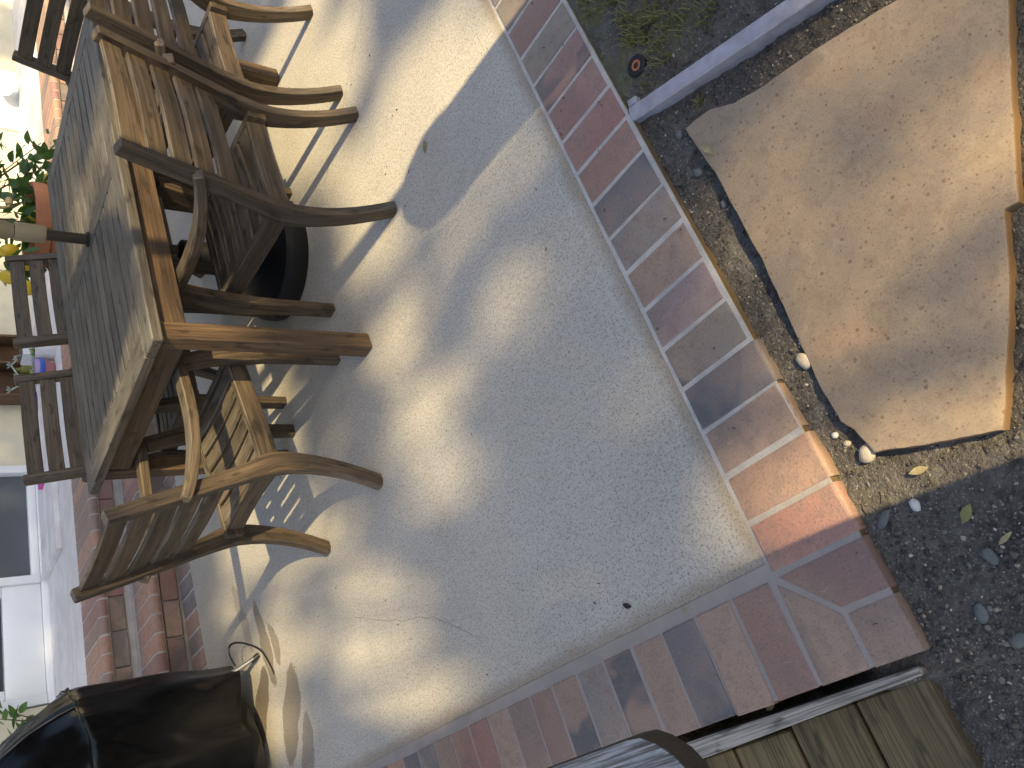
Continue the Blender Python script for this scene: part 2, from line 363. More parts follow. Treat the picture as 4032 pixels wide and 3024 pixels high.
def box_mesh(name, x0, x1, y0, y1, z0, z1, mat, bev=0.0, seg=2):
    bm = bmesh.new(); bmesh.ops.create_cube(bm, size=1.0)
    for v in bm.verts: v.co = ((x0 + x1) / 2 + v.co.x * (x1 - x0), (y0 + y1) / 2 + v.co.y * (y1 - y0), (z0 + z1) / 2 + v.co.z * (z1 - z0))
    if bev: bmesh.ops.bevel(bm, geom=bm.edges[:], offset=bev, segments=seg, profile=0.5, affect='EDGES')
    me = bpy.data.meshes.new(name); bm.to_mesh(me); bm.free(); me.materials.append(mat)
    for p in me.polygons: p.use_smooth = True
    me.set_sharp_from_angle(angle=R(40)); return me
def lathe_mesh(name, prof, mat, n=32, smooth=35, jig=0.0, caps=True):
    vs = []; fs = []
    for (r, z) in prof:
        for j in range(n):
            a = 2 * math.pi * j / n; rr = r * (1 + jig * math.sin(3 * a + z * 9)); vs.append((rr * math.cos(a), rr * math.sin(a), z))
    for i in range(len(prof) - 1):
        for j in range(n):
            q = (j + 1) % n; fs.append((i * n + j, i * n + q, (i + 1) * n + q, (i + 1) * n + j))
    if caps: fs.append(tuple(reversed(range(n)))); fs.append(tuple(range((len(prof) - 1) * n, len(prof) * n)))
    return make_mesh(name, vs, fs, mat, None, smooth)
def tube_mesh(name, path, rad, mat, n=8):
    P = [Vector(p) for p in path]; rs = lst(rad, len(P)); vs = []; fs = []
    for i, p in enumerate(P):
        t = (P[min(i + 1, len(P) - 1)] - P[max(i - 1, 0)]).normalized()
        a = t.cross(Vector((0.13, 0.27, 0.95)))
        if a.length < 0.1: a = t.cross(Vector((1, 0, 0)))
        a.normalize(); b = t.cross(a)
        for j in range(n):
            th = 2 * math.pi * j / n; vs.append(p + (a * math.cos(th) + b * math.sin(th)) * rs[i])
    for i in range(len(P) - 1):
        for j in range(n):
            q = (j + 1) % n; fs.append((i * n + j, i * n + q, (i + 1) * n + q, (i + 1) * n + j))
    fs.append(tuple(reversed(range(n)))); fs.append(tuple(range((len(P) - 1) * n, len(P) * n)))
    return make_mesh(name, vs, fs, mat, None, 50)
def poly_prism(name, pts, z0, z1, mat, bev=0.0, rough=0.0, step=None):
    """closed outline extruded from z0 to z1 (pts counter-clockwise)"""
    P = [Vector((x, y)) for x, y in pts]
    ar = sum(P[i].x * P[(i + 1) % len(P)].y - P[(i + 1) % len(P)].x * P[i].y for i in range(len(P)))
    if ar < 0: P.reverse()
    if step:
        Q = []
        for i in range(len(P)):
            a, b = P[i], P[(i + 1) % len(P)]; m = max(1, int((b - a).length / step))
            for j in range(m):
                p = a.lerp(b, j / m); nrm = Vector(((b - a).y, -(b - a).x)).normalized()
                Q.append(p + nrm * rough * (mn.noise(Vector((p.x * 14, p.y * 14, 0))) + 0.6 * mn.noise(Vector((p.x * 55, p.y * 55, 3)))))
        P = Q
    n = len(P)
    def inset(d):
        out = []
        for i in range(n):
            a, b, c = P[i - 1], P[i], P[(i + 1) % n]
            n1 = Vector((-(b - a).y, (b - a).x)).normalized(); n2 = Vector((-(c - b).y, (c - b).x)).normalized()
            m = (n1 + n2); m = m.normalized() if m.length > 1e-4 else n1
            out.append(b + m * d / max(0.5, m.dot(n1)))
        return out
    rings = [(P, z0), (P, z1 - bev)] + ([(inset(bev * 0.35), z1 - bev * 0.3), (inset(bev), z1)] if bev else [(P, z1)])
    if rough:
        mid = [p + Vector((mn.noise(Vector((p.x * 40, p.y * 40, 8))), mn.noise(Vector((p.x * 40, p.y * 40, 5))))) * rough * 1.5 for p in P]
        rings.insert(1, (mid, (z0 + z1) / 2))
    vs = [(p.x, p.y, z) for ring, z in rings for p in ring]; fs = []
    for k in range(len(rings) - 1):
        for i in range(n):
            j = (i + 1) % n; fs.append((k * n + i, k * n + j, (k + 1) * n + j, (k + 1) * n + i))
    fs.append(tuple(range((len(rings) - 1) * n, len(rings) * n))); fs.append(tuple(reversed(range(n))))
    return make_mesh(name, vs, fs, mat, None, 38)

# ================================================================== GROUND
def axis(lo, hi, f0, f1, st): 
    a = [lo, lo * .5 + f0 * .5, f0 - 6, f0 - 2, f0 - .6, f0 - .2]; b = [f1 + .2, f1 + .6, f1 + 2, f1 + 6, hi * .5 + f1 * .5, hi]
    return np.array(a + list(np.arange(f0, f1 + 1e-6, st)) + b)
gx = axis(-250, 250, 0.10, 1.15, 0.0105); gy = axis(-250, 250, -0.75, 1.55, 0.0105)
def soil_z(x, y):
    z = -0.045 + 0.010 * mn.noise(Vector((x * 5, y * 5, 1))) + 0.005 * mn.noise(Vector((x * 17, y * 17, 2))) + 0.0065 * mn.noise(Vector((x * 50, y * 50, 5)))
    z += 0.020 * max(0.0, 1 - max(0.0, x - .2) / .09) * (1 if y > -.3 else 0)
    if y > 1.0: z += 0.006 + 0.012 * abs(mn.noise(Vector((x * 12, y * 12, 7))))
    return z
gv = []; inner = lambda x, y: 0.0 < x < 1.3 and -0.9 < y < 1.7
for y in gy:
    for x in gx:
        if inner(x, y): z = soil_z(x, y)
        elif x <= 0.1 and y > -0.5: z = -0.16
        else: z = -0.07
        gv.append((x, y, z))
nx = len(gx); gf = [(j * nx + i, j * nx + i + 1, (j + 1) * nx + i + 1, (j + 1) * nx + i) for j in range(len(gy) - 1) for i in range(nx - 1)]
ground = link('ground', make_mesh('ground', gv, gf, M['soil'], None, 180)); tag(ground, kind='structure')

# patio slab
slab = link('patio_slab', box_mesh('patio_slab', -3.135, -0.004, -0.030, 9.0, -0.12, 0.0, M['concrete'], 0.004)); tag(slab, kind='structure')
slab2 = link('patio_slab_extension', box_mesh('patio_slab_extension', -9.0, -3.139, -3.0, 0.70, -0.12, -0.003, M['concrete'])); tag(slab2, kind='structure')
def ribbon(name, pts, wd, z, mat, parent):
    vs = []; fs = []; P = [Vector((x, y, z)) for x, y in pts]; Q = []
    for i in range(len(P) - 1):
        m = max(2, int((P[i + 1] - P[i]).length / 0.015))
        for j in range(m): 
            p = P[i].lerp(P[i + 1], j / m); Q.append(p + Vector((mn.noise(p * 22), mn.noise(p * 22 + Vector((9, 9, 9))), 0)) * 0.007)
    for i, p in enumerate(Q):
        t = (Q[min(i + 1, len(Q) - 1)] - Q[max(i - 1, 0)]).normalized(); s = Vector((-t.y, t.x, 0)) * wd * (0.5 + 0.5 * abs(mn.noise(p * 60))) / 2
        vs += [p + s, p - s]
        if i: fs.append((2 * i - 2, 2 * i - 1, 2 * i + 1, 2 * i))
    return link(name, make_mesh(name, vs, fs, mat), parent)
k = NT('crack_dirt', 0.95); k.color((0.10, 0.085, 0.07)); crm = k.m
ribbon('crack', [(-0.33, 2.28), (-0.62, 2.10), (-0.80, 1.98), (-1.02, 1.86)], 0.0016, 0.0006, crm, slab)
ribbon('crack', [(-1.60, 0.42), (-1.38, 0.33), (-1.13, 0.26), (-0.92, 0.12)], 0.0014, 0.0006, crm, slab)
ribbon('crack', [(-2.05, 0.83), (-2.2, 0.70), (-2.42, 0.62)], 0.0014, 0.0006, crm, slab)

# ------------------------------------------------------------------ brick edging
RED = (0.239, 0.090, 0.072); TAN = (0.287, 0.182, 0.123); OLV = (0.188, 0.158, 0.117); NAVY = (0.087, 0.087, 0.099); MAU = (0.236, 0.161, 0.158); GRY = (0.184, 0.165, 0.147); BRN = (0.225, 0.142, 0.102); ORG = (0.36, 0.165, 0.085); RDB = (0.210, 0.105, 0.077)
edging = link('brick_edging', None); 
PIT = 0.1016; JA = 0.0105
def brick_mesh(name, l, wdt, h, nose=0.010, end=0):
    """brick lying along +x: x 0..l, y -w/2..w/2, top z=0; end=1 rounds the far end more"""
    bm = bmesh.new(); bmesh.ops.create_cube(bm, size=1.0)
    for v in bm.verts: v.co = (l / 2 + v.co.x * l, v.co.y * wdt, -h / 2 + v.co.z * h)
    bm.edges.ensure_lookup_table()
    if nose:
        e = [e for e in bm.edges if all(abs(v.co.x - l) < 1e-5 and abs(v.co.z) < 1e-5 for v in e.verts)]
        bmesh.ops.bevel(bm, geom=e, offset=nose, segments=4, profile=0.5, affect='EDGES')
    e = [e for e in bm.edges if all(v.co.z > -1e-5 for v in e.verts) or all(abs(v.co.x - l) < nose + 1e-4 and v.co.z > -nose - 1e-4 for v in e.verts)]
    e = [x for x in e if x.calc_length() > 0.02]
    bmesh.ops.bevel(bm, geom=e, offset=0.0022, segments=1, profile=0.5, affect='EDGES')
    me = bpy.data.meshes.new(name); bm.to_mesh(me); bm.free(); me.materials.append(M['brick'])
    for p in me.polygons: p.use_smooth = True
    me.set_sharp_from_angle(angle=R(32)); return me
bA = [brick_mesh('brick', 0.197 + d, PIT - JA - q, 0.075, 0.010) for d, q in ((0, 0), (0.003, 0.001), (-0.002, -0.001))]
bA2 = [brick_mesh('brick', 0.181 + d, PIT - JA - q, 0.075, 0.002) for d, q in ((0, 0), (0.002, 0.001), (-0.002, -0.001))]
bB = [brick_mesh('brick', 0.198 + d, PIT - 0.0085 - q, 0.075, 0.004) for d, q in ((0, 0), (0.002, 0.001), (-0.002, -0.001))]
tag(edging, kind='structure')
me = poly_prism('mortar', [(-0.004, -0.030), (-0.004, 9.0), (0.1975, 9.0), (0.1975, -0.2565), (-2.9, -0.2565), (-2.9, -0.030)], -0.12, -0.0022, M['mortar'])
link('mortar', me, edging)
colsA = [(RED, 0), (TAN, .2), (BRN, .1), (NAVY, .3), (OLV, .9), (MAU, .2), (BRN, .1), (OLV, .1), (NAVY, .55), (RED, 0), (RED, 0), (RED, .1), (RED, .5), (OLV, 0), (RDB, 0), (OLV, .4), (GRY, .4)]
for i, y in enumerate(np.arange(0.0, 58)):
    cy = -0.002 + i * PIT
    if i < 17:
        c = (((0.33, 0.135, 0.095), 0), ((0.30, 0.165, 0.105), 0), (TAN, 0), (NAVY, .6), (OLV, .95), (MAU, .2), (TAN, .15), (GRY, .3), (NAVY, .9), ((0.26, .12, .085), .1), ((.255, .095, .08), 0), ((.255, .095, .082), .15), ((0.22, .10, .085), .6), (OLV, 0), (RDB, 0), (OLV, .35), (GRY, .5))[i]
    else: c = rnd.choice(((OLV, .4), (RDB, 0), (RED, .2), (GRY, .3), (TAN, .1)))
    o = link('brick', (bA if i < 4 else bA2)[i % 3], edging, (0.0065 + rnd.uniform(-.001, .001), cy + rnd.uniform(-.001, .001), rnd.uniform(-.0012, .0014)), (rnd.uniform(-.008, .008), rnd.uniform(-.004, .004), rnd.uniform(-.010, .010)))
    o.color = (*c[0], c[1])
colsB = ((RDB, .25), (TAN, 0), (NAVY, .8), (BRN, .1), (BRN, .85), (GRY, .1), (BRN, .9), (RDB, .1), (BRN, .2), (TAN, .3), (RED, 0), (RED, .3), (BRN, .3), (GRY, .3), (NAVY, .2), (ORG, 0), (RED, 0), (ORG, 0))
for i in range(28):
    cx = -0.0625 - i * 0.1008; c = colsB[i] if i < len(colsB) else rnd.choice(colsB)
    o = link('brick', bB[i % 3], edging, (cx + rnd.uniform(-.001, .001), -0.0605 + rnd.uniform(-.001, .001), rnd.uniform(-.0012, .0014)), (rnd.uniform(-.008, .008), rnd.uniform(-.004, .004), R(-90) + rnd.uniform(-.010, .010)))
    o.color = (*c[0], c[1])
for pts, c in (([(0.010, -0.061), (0.200, -0.060), (0.200, -0.152), (0.099, -0.152)], (RDB, .15)),
               ([(0.0005, -0.070), (0.092, -0.157), (0.096, -0.164), (0.0955, -0.258), (-0.007, -0.259)], (TAN, .95)),
               ([(0.105, -0.163), (0.200, -0.163), (0.200, -0.259), (0.105, -0.259)], (BRN, 0))):
    o = link('brick', poly_prism('corner_brick', pts, -0.075, 0.0, M['brick'], 0.004), edging); o.color = (*c[0], c[1])

# ------------------------------------------------------------------ flagstone
fl = [(0.285, 0.831), (0.307, 0.831), (0.354, 0.819), (0.4, 0.787), (0.462, 0.766), (0.58, 0.738), (0.74, 0.684), (0.95, 0.60), (0.836, 0.557), (0.758, 0.421), (0.679, 0.273), (0.658, 0.276),
      (0.602, 0.17), (0.479, -0.01), (0.285, 0.054), (0.275, 0.106), (0.261, 0.13), (0.26, 0.199), (0.273, 0.344), (0.286, 0.478), (0.290, 0.582), (0.293, 0.708), (0.287, 0.799)]
fs_ = link('flagstone', poly_prism('flagstone', fl, -0.075, -0.017, M['flag'], 0.004, 0.0022, 0.010))
tag(fs_, 'large tan sandstone slab with rusty freckles set in the soil beside the brick edging', 'flagstone')

# ------------------------------------------------------------------ lavender edging board, stake and sprinkler
d = Vector((0.34, -0.108, 0)).normalized()
p0 = Vector((0.197, 0.962, -0.04)); p1 = p0 + d * 1.1
eb = bar('edging_board', [p0, p0 + d * .4, p0 + d * .8, p1], d.cross(Vector((0, 0, 1))), 0.036, 0.072, M['lavender'], None, 0.003, 0.002)
tag(eb, 'lavender painted timber edging board running from the bricks past the flagstone', 'edging board')
st = bar('stake', [(0.214, 0.990, -0.07), (0.214, 0.990, -0.012)], (1, -.3, 0), 0.026, 0.018, M['lavender'], None, 0.002, 0.002)
tag(st, 'short lavender wooden stake behind the end of the edging board', 'stake')
sp = empty('sprinkler_head', (0.262, 1.058, soil_z(.262, 1.058)), label='black pop up sprinkler head with orange ring sunk in the grass', cat='sprinkler'); sp.scale = (.82, .82, .82)
link('rim', lathe_mesh('rim', [(0.030, -0.02), (0.031, 0.006), (0.028, 0.009), (0.017, 0.009), (0.016, 0.004), (0.016, -.01)], M['black'], 24), sp)
link('ring', lathe_mesh('ring', [(0.0155, -0.01), (0.0155, 0.0075), (0.0095, 0.0075), (0.009, 0.004), (0.009, -.01)], M['orange'], 24), sp)
link('nozzle', lathe_mesh('nozzle', [(0.0085, -0.01), (0.0085, 0.006), (0.005, 0.008), (0.003, 0.008)], M['bronze'], 16), sp)

# ------------------------------------------------------------------ boards, deck planks and handrail at the lower left
deck = empty('deck', (0, 0, 0), label='old olive brown plank deck in the shade below the brick corner', cat='deck')
for i, (x0, x1) in enumerate(((0.022, 0.166), (-0.128, 0.014), (-0.278, -0.136), (-0.428, -0.286), (-0.578, -0.436), (-0.728, -0.586))):
    bar('plank', [((x0 + x1) / 2, (-0.298, -0.301, -0.311, -0.313, -0.314, -0.314)[i], -0.045), ((x0 + x1) / 2 + .004, -0.6, -0.045), ((x0 + x1) / 2, -1.6, -0.047)], (1, 0, 0), x1 - x0, 0.036, M['deck'], deck, 0.004)
gb = bar('kerb_board', [(0.176, -0.2845, -0.032), (0.05, -0.287, -0.03), (-0.10, -0.290, -0.029), (-0.32, -0.293, -0.028), (-0.8, -0.296, -0.028), (-2.2, -0.30, -0.028)], (0, 1, 0), [0.014, 0.020, 0.026, 0.036, 0.038, 0.038], 0.06, M['greyboard'], None, 0.003)
tag(gb, 'grey weathered board on edge along the outer side of the bricks', 'board')
hr = empty('handrail', (-1.1, -0.29, -0.05), label='weathered silver grey wooden handrail with rounded end in the foreground', cat='handrail')
pts = [(-1.6, -0.217), (0.052, -0.217), (0.078, -0.2195), (0.100, -0.231), (0.124, -0.252), (0.136, -0.272), (0.141, -0.30), (0.141, -0.357), (-1.6, -0.357)]
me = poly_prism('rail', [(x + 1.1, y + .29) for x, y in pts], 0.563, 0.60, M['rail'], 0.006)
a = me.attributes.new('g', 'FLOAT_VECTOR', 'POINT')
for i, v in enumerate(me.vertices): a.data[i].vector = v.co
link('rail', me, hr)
bar('post', [(0, 0, -0.1), (0, 0, 0.2), (0, 0, 0.561)], (1, 0, 0), 0.09, 0.09, M['greyboard'], hr, 0.004)

# ================================================================== HOUSE AND STEPS
TH = Matrix.Translation((0, 1.25, 0)) @ Matrix.Rotation(-0.025, 4, 'X') @ Matrix.Translation((0, -1.25, 0))
def on_house(o): o.matrix_world = TH @ o.matrix_basis; return o
steps = empty('brick_steps', kind='structure')
gm = brick_mesh('brick', 0.200, 0.088, 0.06, 0.0)
SP = 0.0985
sc_ = ((TAN, .1), (GRY, .3), (BRN, .1), (ORG, .2), (RED, .1), (ORG, 0), (BRN, .3))
lay = link('mortar', box_mesh('mortar', -3.345, -3.139, 0.60, 7.5, -0.1, -0.002, M['mortar']), steps)
for i in range(60):
    o = link('brick', gm, steps, (-3.338, 0.66 + i * SP, 0.0005)); c = rnd.choice(sc_); o.color = (*c[0], c[1])
stepT = empty('brick_stair', kind='structure'); on_house(stepT)
def tread_mesh(l, wdt, hh):
    """bullnose tread along +x: rounded front at x=0, top at z=0"""
    pr = [(l, 0.0)]; r = 0.028
    for a in np.linspace(90, 265, 9): pr.append((r + r * math.cos(R(a)), -r + r * math.sin(R(a))))
    pr += [(0.05, -hh), (l, -hh)]
    n = len(pr); vs = [(x, s * wdt / 2, z) for s in (-1, 1) for x, z in pr]
    fs = [(i, (i + 1) % n, n + (i + 1) % n, n + i) for i in range(n)] + [tuple(reversed(range(n))), tuple(range(n, 2 * n))]
    m = make_mesh('brick', vs, fs, M['brick'], None, 35); return m
t1 = tread_mesh(0.30, 0.0885, 0.055); t2 = tread_mesh(0.40, 0.0885, 0.055); rb = box_mesh('brick', 0.0, 0.03, -0.092, 0.092, 0.0, 0.083, M['brick'], 0.003, 1)
link('mortar', box_mesh('mortar', -3.70, -3.362, 0.60, 8.0, -0.2, 0.148, M['mortar']), stepT)
link('mortar', box_mesh('mortar', -4.05, -3.702, 0.60, 8.0, -0.2, 0.318, M['mortar']), stepT)
for L_, x_, z_ in ((.30, -3.3175, .1525), (.40, -3.6545, .3225)):
    mm = tread_mesh(L_, 7.4, .053); mm.materials[0] = M['mortar']; o = link('mortar', mm, stepT, (x_, 4.3, z_)); o.scale = (-1, 1, 1)
for i in range(58):
    y = 0.70 + i * SP; warm = y > 4.0
    for (mesh, x, z, sh) in ((t1, -3.315, 0.155, 0.012), (t2, -3.652, 0.325, 0.04)):
        o = link('brick', mesh, stepT, (x, y + sh + rnd.uniform(-.001, .001), z), (0, 0, 0)); o.scale = (-1, 1, 1)
        c = rnd.choice(((ORG, .0), (ORG, 0), (RED, .1), (BRN, .1)) if mesh is t2 else sc_ + ((RED, 0), (ORG, 0))); o.color = (*c[0], c[1])
for i in range(30):
    y = 0.62 + i * 0.193
    o = link('brick', rb, stepT, (-3.3735, y + .02, 0.008)); c = rnd.choice(((BRN, .5), (TAN, .5), (RED, .2))); o.color = (*c[0], c[1])
    o = link('brick', rb, stepT, (-3.7135, y, 0.186)); c = rnd.choice(((BRN, .5), (OLV, .5), (RED, .2), (TAN, .6))); o.color = (*c[0], c[1])
land = link('landing', box_mesh('landing', -5.08, -4.052, 0.60, 9.0, -0.2, 0.3205, M['landing'])); tag(land, kind='structure'); on_house(land)

house = empty('house', (-5.06, 1.25, 0), label='cream stucco house wall with white patio door behind the landing', cat='house')
hl = lambda me, name, par=None: link(name, me, par or house, (5.06, -1.25, 0) if par is None else (0, 0, 0))
for nm, a, b, z0, z1 in (('wall', -6, 1.10, -0.3, 3.0), ('wall', 2.80, 6.2, -0.3, 3.0), ('wall', 7.0, 14, -0.3, 3.0), ('wall', 1.10, 2.80, 2.45, 3.0), ('wall', 6.2, 7.0, 2.45, 3.0)):
    hl(box_mesh('wall', -5.30, -5.05 - (0.004 if z0 > 1 else 0), a, b, z0, z1, M['stucco']), 'wall')
door = hl(box_mesh('door_frame', -5.14, -5.035, 1.11, 2.795, 0.318, 0.360, M['vinyl'], 0.004), 'patio_door')
def dp(name, me, par=door): 
    o = link(name, me, par); return o
for y0, y1 in ((1.11, 1.165), (2.735, 2.795), (1.91, 1.965)):
    dp('stile', box_mesh('stile', -5.135, -5.025, y0, y1, 0.362, 2.45, M['vinyl'], 0.004))
dp('rail', box_mesh('rail', -5.12, -5.04, 1.967, 2.733, 0.362, 0.412, M['vinyl'], 0.004))
dp('pane', box_mesh('pane', -5.10, -5.085, 1.967, 2.733, 0.413, 2.44, M['glass']))
dp('panel', box_mesh('panel', -5.115, -5.05, 1.167, 1.908, 0.362, 0.585, M['vinyl'], 0.004))
dp('pane', box_mesh('pane', -5.11, -5.10, 1.22, 1.85, 0.587, 2.3, M['glass']))
for y0, y1 in ((1.167, 1.235), (1.84, 1.908)): dp('stile', box_mesh('stile', -5.114, -5.052, y0, y1, 0.587, 2.44, M['vinyl'], 0.003))
for i in range(12): 
    o = dp('blind_slat', box_mesh('blind_slat', -5.092, -5.072, 1.24, 1.835, 0.592 + i * .03, 0.616 + i * .03, M['blind']))
hl(box_mesh('sill', -5.20, -5.03, 6.21, 6.99, 0.318, 2.44, M['vinyl'], 0.004), 'side_door')
on_house(house)

plat = empty('door_step', (-4.72, 2.6, 0.322), label='low white weathered wooden step lying against the patio door', cat='step')
for x0, x1, zt in ((-5.02, -4.755, 0.030), (-4.748, -4.47, 0.030)):
    link('plank', poly_prism('plank', [(x0 + 4.72, -0.685 + .0 * x0), (x1 + 4.72, -0.685), (x1 + 4.72, 0.9), (x0 + 4.72, 0.9)], 0.0, zt, M['landing'], 0.003), plat)
on_house(plat)

# ================================================================== FURNITURE
pegm = lathe_mesh('peg', [(.0042, -.002), (.0042, .0006), (.0034, .001), (.0034, -.0004), (.0005, -.0004)], M['bark'], 10)
def build_chair(name, wood):
    t = empty(name)
    hw = 0.2265
    # rear posts
    path = []; dep = []
    for z in (0, .03, .07, .12, .17, .22, .27, .31):
        path.append((.024 + .098 * (1 - (1 - z / .335) ** 2), z)); dep.append(.046 + .022 * (z / .31) ** 2)
    for z, y, d_ in ((.345, .120, .072), (.38, .110, .066), (.42, .097, .056), (.48, .079, .050), (.56, .056, .047), (.64, .034, .045), (.72, .013, .043), (.79, -.006, .040), (.832, -.018, .037)):
        path.append((y, z)); dep.append(d_)
    for s in (-1, 1):
        po = bar('rear_post', [(s * hw, y, z) for y, z in path], (1, 0, 0), 0.032, dep, wood, t, 0.0026)
        for y_, z_ in ((.112, .325), (.138, .345), (-.008, .80), (.030, .655), (.05, .605)): link('peg', pegm, po, (s * (hw + .0158), y_, z_), (0, s * math.pi / 2, 0))
        for i_ in range(5): link('peg', pegm, po, (s * hw, -.0355 + (0.832 - .792 + i_ * .0695) * .262, .792 - i_ * .0695), (math.pi / 2 + .26, 0, 0))
    # back slats, gently dished
    for i in range(5):
        zc = 0.792 - i * 0.0695; yc = -.018 + (0.832 - zc) * 0.275
        pth = [(x, yc - 0.013 * math.cos(x / .21 * 1.45) + .008, zc) for x in np.linspace(-.2115, .2115, 9)]
        bar('back_slat', pth, (0, .27, -1), 0.0555, 0.015, wood, t, 0.002)
    # front legs
    fp = [(.545, 0, .046), (.547, .10, .050), (.549, .20, .054), (.551, .28, .062), (.549, .35, .076), (.541, .40, .068), (.530, .45, .058), (.517, .50, .053), (.504, .552, .05)]
    for s in (-1, 1):
        po = bar('front_leg', [(s * .229, y, z) for y, z, d_ in fp], (1, 0, 0), 0.032, [q[2] for q in fp], wood, t, 0.0026)
        for y_, z_ in ((.536, .350), (.565, .362)): link('peg', pegm, po, (s * (.229 + .0158), y_, z_), (0, s * math.pi / 2, 0))
    # arms
    ap = [(.243, .010, .628, .040), (.249, .05, .612, .046), (.257, .11, .594, .050), (.264, .18, .580, .052), (.267, .26, .572, .053), (.264, .34, .569, .053), (.255, .42, .568, .052), (.240, .49, .567, .050), (.230, .525, .567, .048)]
    for s in (-1, 1):
        bar('armrest', [(s * x, y, z) for x, y, z, w_ in ap], (1, .0, 0), [q[3] for q in ap], 0.030, wood, t, 0.0035)
    # seat frame
    for s in (-1, 1):
        bar('seat_rail', [(s * .1965, .10, .338), (s * .1965, .25, .343), (s * .1965, .40, .354), (s * .1965, .565, .368)], (1, 0, 0), 0.026, 0.062, wood, t, 0.003)
    bar('rear_rail', [(x, .128 + .012 * math.cos(x * 7), .338) for x in np.linspace(-.183, .183, 7)], (0, 0, 1), 0.062, 0.022, wood, t, 0.003)
    bar('front_rail', [(x, .552, .366) for x in np.linspace(-.183, .183, 5)], (0, 0, 1), 0.058, 0.022, wood, t, 0.003)
    for i in range(6):
        y = .178 + i * .0665; zt = .361 + (y - .14) * .062
        bar('seat_slat', [(x, y, zt - .010 * math.cos(x / .19 * 1.4)) for x in np.linspace(-.1825, .1825, 7)], (0, 1, .06), 0.0535, 0.014, wood, t, 0.002)
    return t
chair = build_chair('armchair', M['teak'])
spots = [('teak armchair at the near left end of the table, back turned to the grill', (-1.421, 0.688), 5.3),
         ('left teak armchair on the near side of the table, before the umbrella base', (-0.655, 1.678), 92.7),
         ('teak armchair on the near side of the table, right one, partly cut by the frame', (-0.712, 2.283), 91.4),
         ('shaded armchair on the far side of the table, nearest the grill, half lit by sun', (-2.262, 1.567), -89.0),
         ('dark shaded armchair on the far side of the table in front of the lemon pot', (-2.236, 2.172), -86.5),
         ('black looking backlit armchair at the far end of the table', (-1.475, 3.03), 178.0)]
for i, (lab, (x, y), rz) in enumerate(spots):
    o = chair if i == 0 else copy_tree(chair)
    o.location = (x, y, 0); o.rotation_euler = (0, 0, R(rz)); tag(o, lab, 'chair', 'teak armchairs around the table')

# table
tb = empty('table', (-1.455, 1.842, 0), R(2.7), label='rectangular weathered teak slatted table with umbrella pole through its middle', cat='table')
HW, HL, TZ, TT = 0.4425, 0.752, 0.71, 0.032
top = M['teak_top']
for s in (-1, 1):
    bar('side_board', [(s * (HW - .0425), -HL, TZ - TT / 2), (s * (HW - .0425), 0, TZ - TT / 2), (s * (HW - .0425), HL, TZ - TT / 2)], (1, 0, 0), .085, TT, top, tb, 0.004)
    bar('end_board', [(-HW + .0865, s * (HL - .045), TZ - TT / 2), (0, s * (HL - .045), TZ - TT / 2), (HW - .0865, s * (HL - .045), TZ - TT / 2)], (0, 1, 0), .088, TT, top, tb, 0.003)
bar('centre_board', [(-HW + .0865, 0, TZ - TT / 2), (0, 0, TZ - TT / 2), (HW - .0865, 0, TZ - TT / 2)], (0, 1, 0), .075, TT, top, tb, 0.003)
iw = HW - .0875; n = 11; pw = 2 * iw / n
for s in (-1, 1):
    for i in range(n):
        x = -iw + pw * (i + .5); y0, y1 = .0395, HL - .0905
        bar('slat', [(x, s * y0, TZ - .0105 - .0008 * rnd.random()), (x, s * (y0 + y1) / 2, TZ - .0105), (x, s * y1, TZ - .0105 - .0008 * rnd.random())], (1, 0, 0), pw - .012, .020, top, tb, 0.002)
lx, ly = HW - .062, HL - .065
for sx in (-1, 1):
    for sy in (-1, 1):
        bar('leg', [(sx * lx, sy * ly, 0), (sx * lx, sy * ly, .3), (sx * lx, sy * ly, TZ - TT - .001)], (1, 0, 0), .060, .060, M['teak_warm'], tb, 0.005)
for s in (-1, 1):
    bar('apron', [(s * (lx + .012), -ly + .031, .633), (s * (lx + .012), 0, .633), (s * (lx + .012), ly - .031, .633)], (0, 0, 1), .078, .022, M['teak_warm'], tb, 0.002)
    bar('apron', [(-lx + .031, s * (ly + .012), .633), (0, s * (ly + .012), .633), (lx - .031, s * (ly + .012), .633)], (0, 0, 1), .078, .022, M['teak_warm'], tb, 0.002)

# umbrella in the table
um = empty('patio_umbrella', (-1.440, 1.848, 0), R(2), label='bronze umbrella pole with beige ribbed collar and crank standing through the table', cat='umbrella')
link('pole', lathe_mesh('pole', [(0.0185, 0.05), (0.0185, 2.4)], M['bronze'], 24), um)
link('base', lathe_mesh('base', [(0.235, 0.0), (0.24, 0.015), (0.24, 0.065), (0.225, 0.085), (0.16, 0.10), (0.06, 0.115), (0.045, 0.13), (0.04, 0.40), (0.025, .41)], M['black'], 48), um)
vs = []; fs = []; n = 36; prof = [(0.0285, 0.842), (0.0305, 0.85), (0.032, .925), (0.030, .932)]
for i, (r, z) in enumerate(prof):
    for j in range(n): 
        a = 2 * math.pi * j / n; rr = r * (1.0 - (0.05 if j % 3 == 0 and i in (1, 2) else 0)); vs.append((rr * math.cos(a), rr * math.sin(a), z))
for i in range(3):
    for j in range(n): q = (j + 1) % n; fs.append((i * n + j, i * n + q, (i + 1) * n + q, (i + 1) * n + j))
fs += [tuple(reversed(range(n))), tuple(range(3 * n, 4 * n))]
link('collar', make_mesh('collar', vs, fs, M['beigeplastic'], None, 25), um)
link('pole_sleeve', lathe_mesh('pole_sleeve', [(0.0235, .934), (0.024, .94), (0.030, 0.955), (0.033, 1.10), (0.026, 1.13), (0.022, 1.15)], M['beigeplastic'], 24), um)
link('table_ring', lathe_mesh('table_ring', [(0.0215, .7105), (0.027, .7105), (0.027, .716), (0.0225, .72)], M['black'], 24), um)
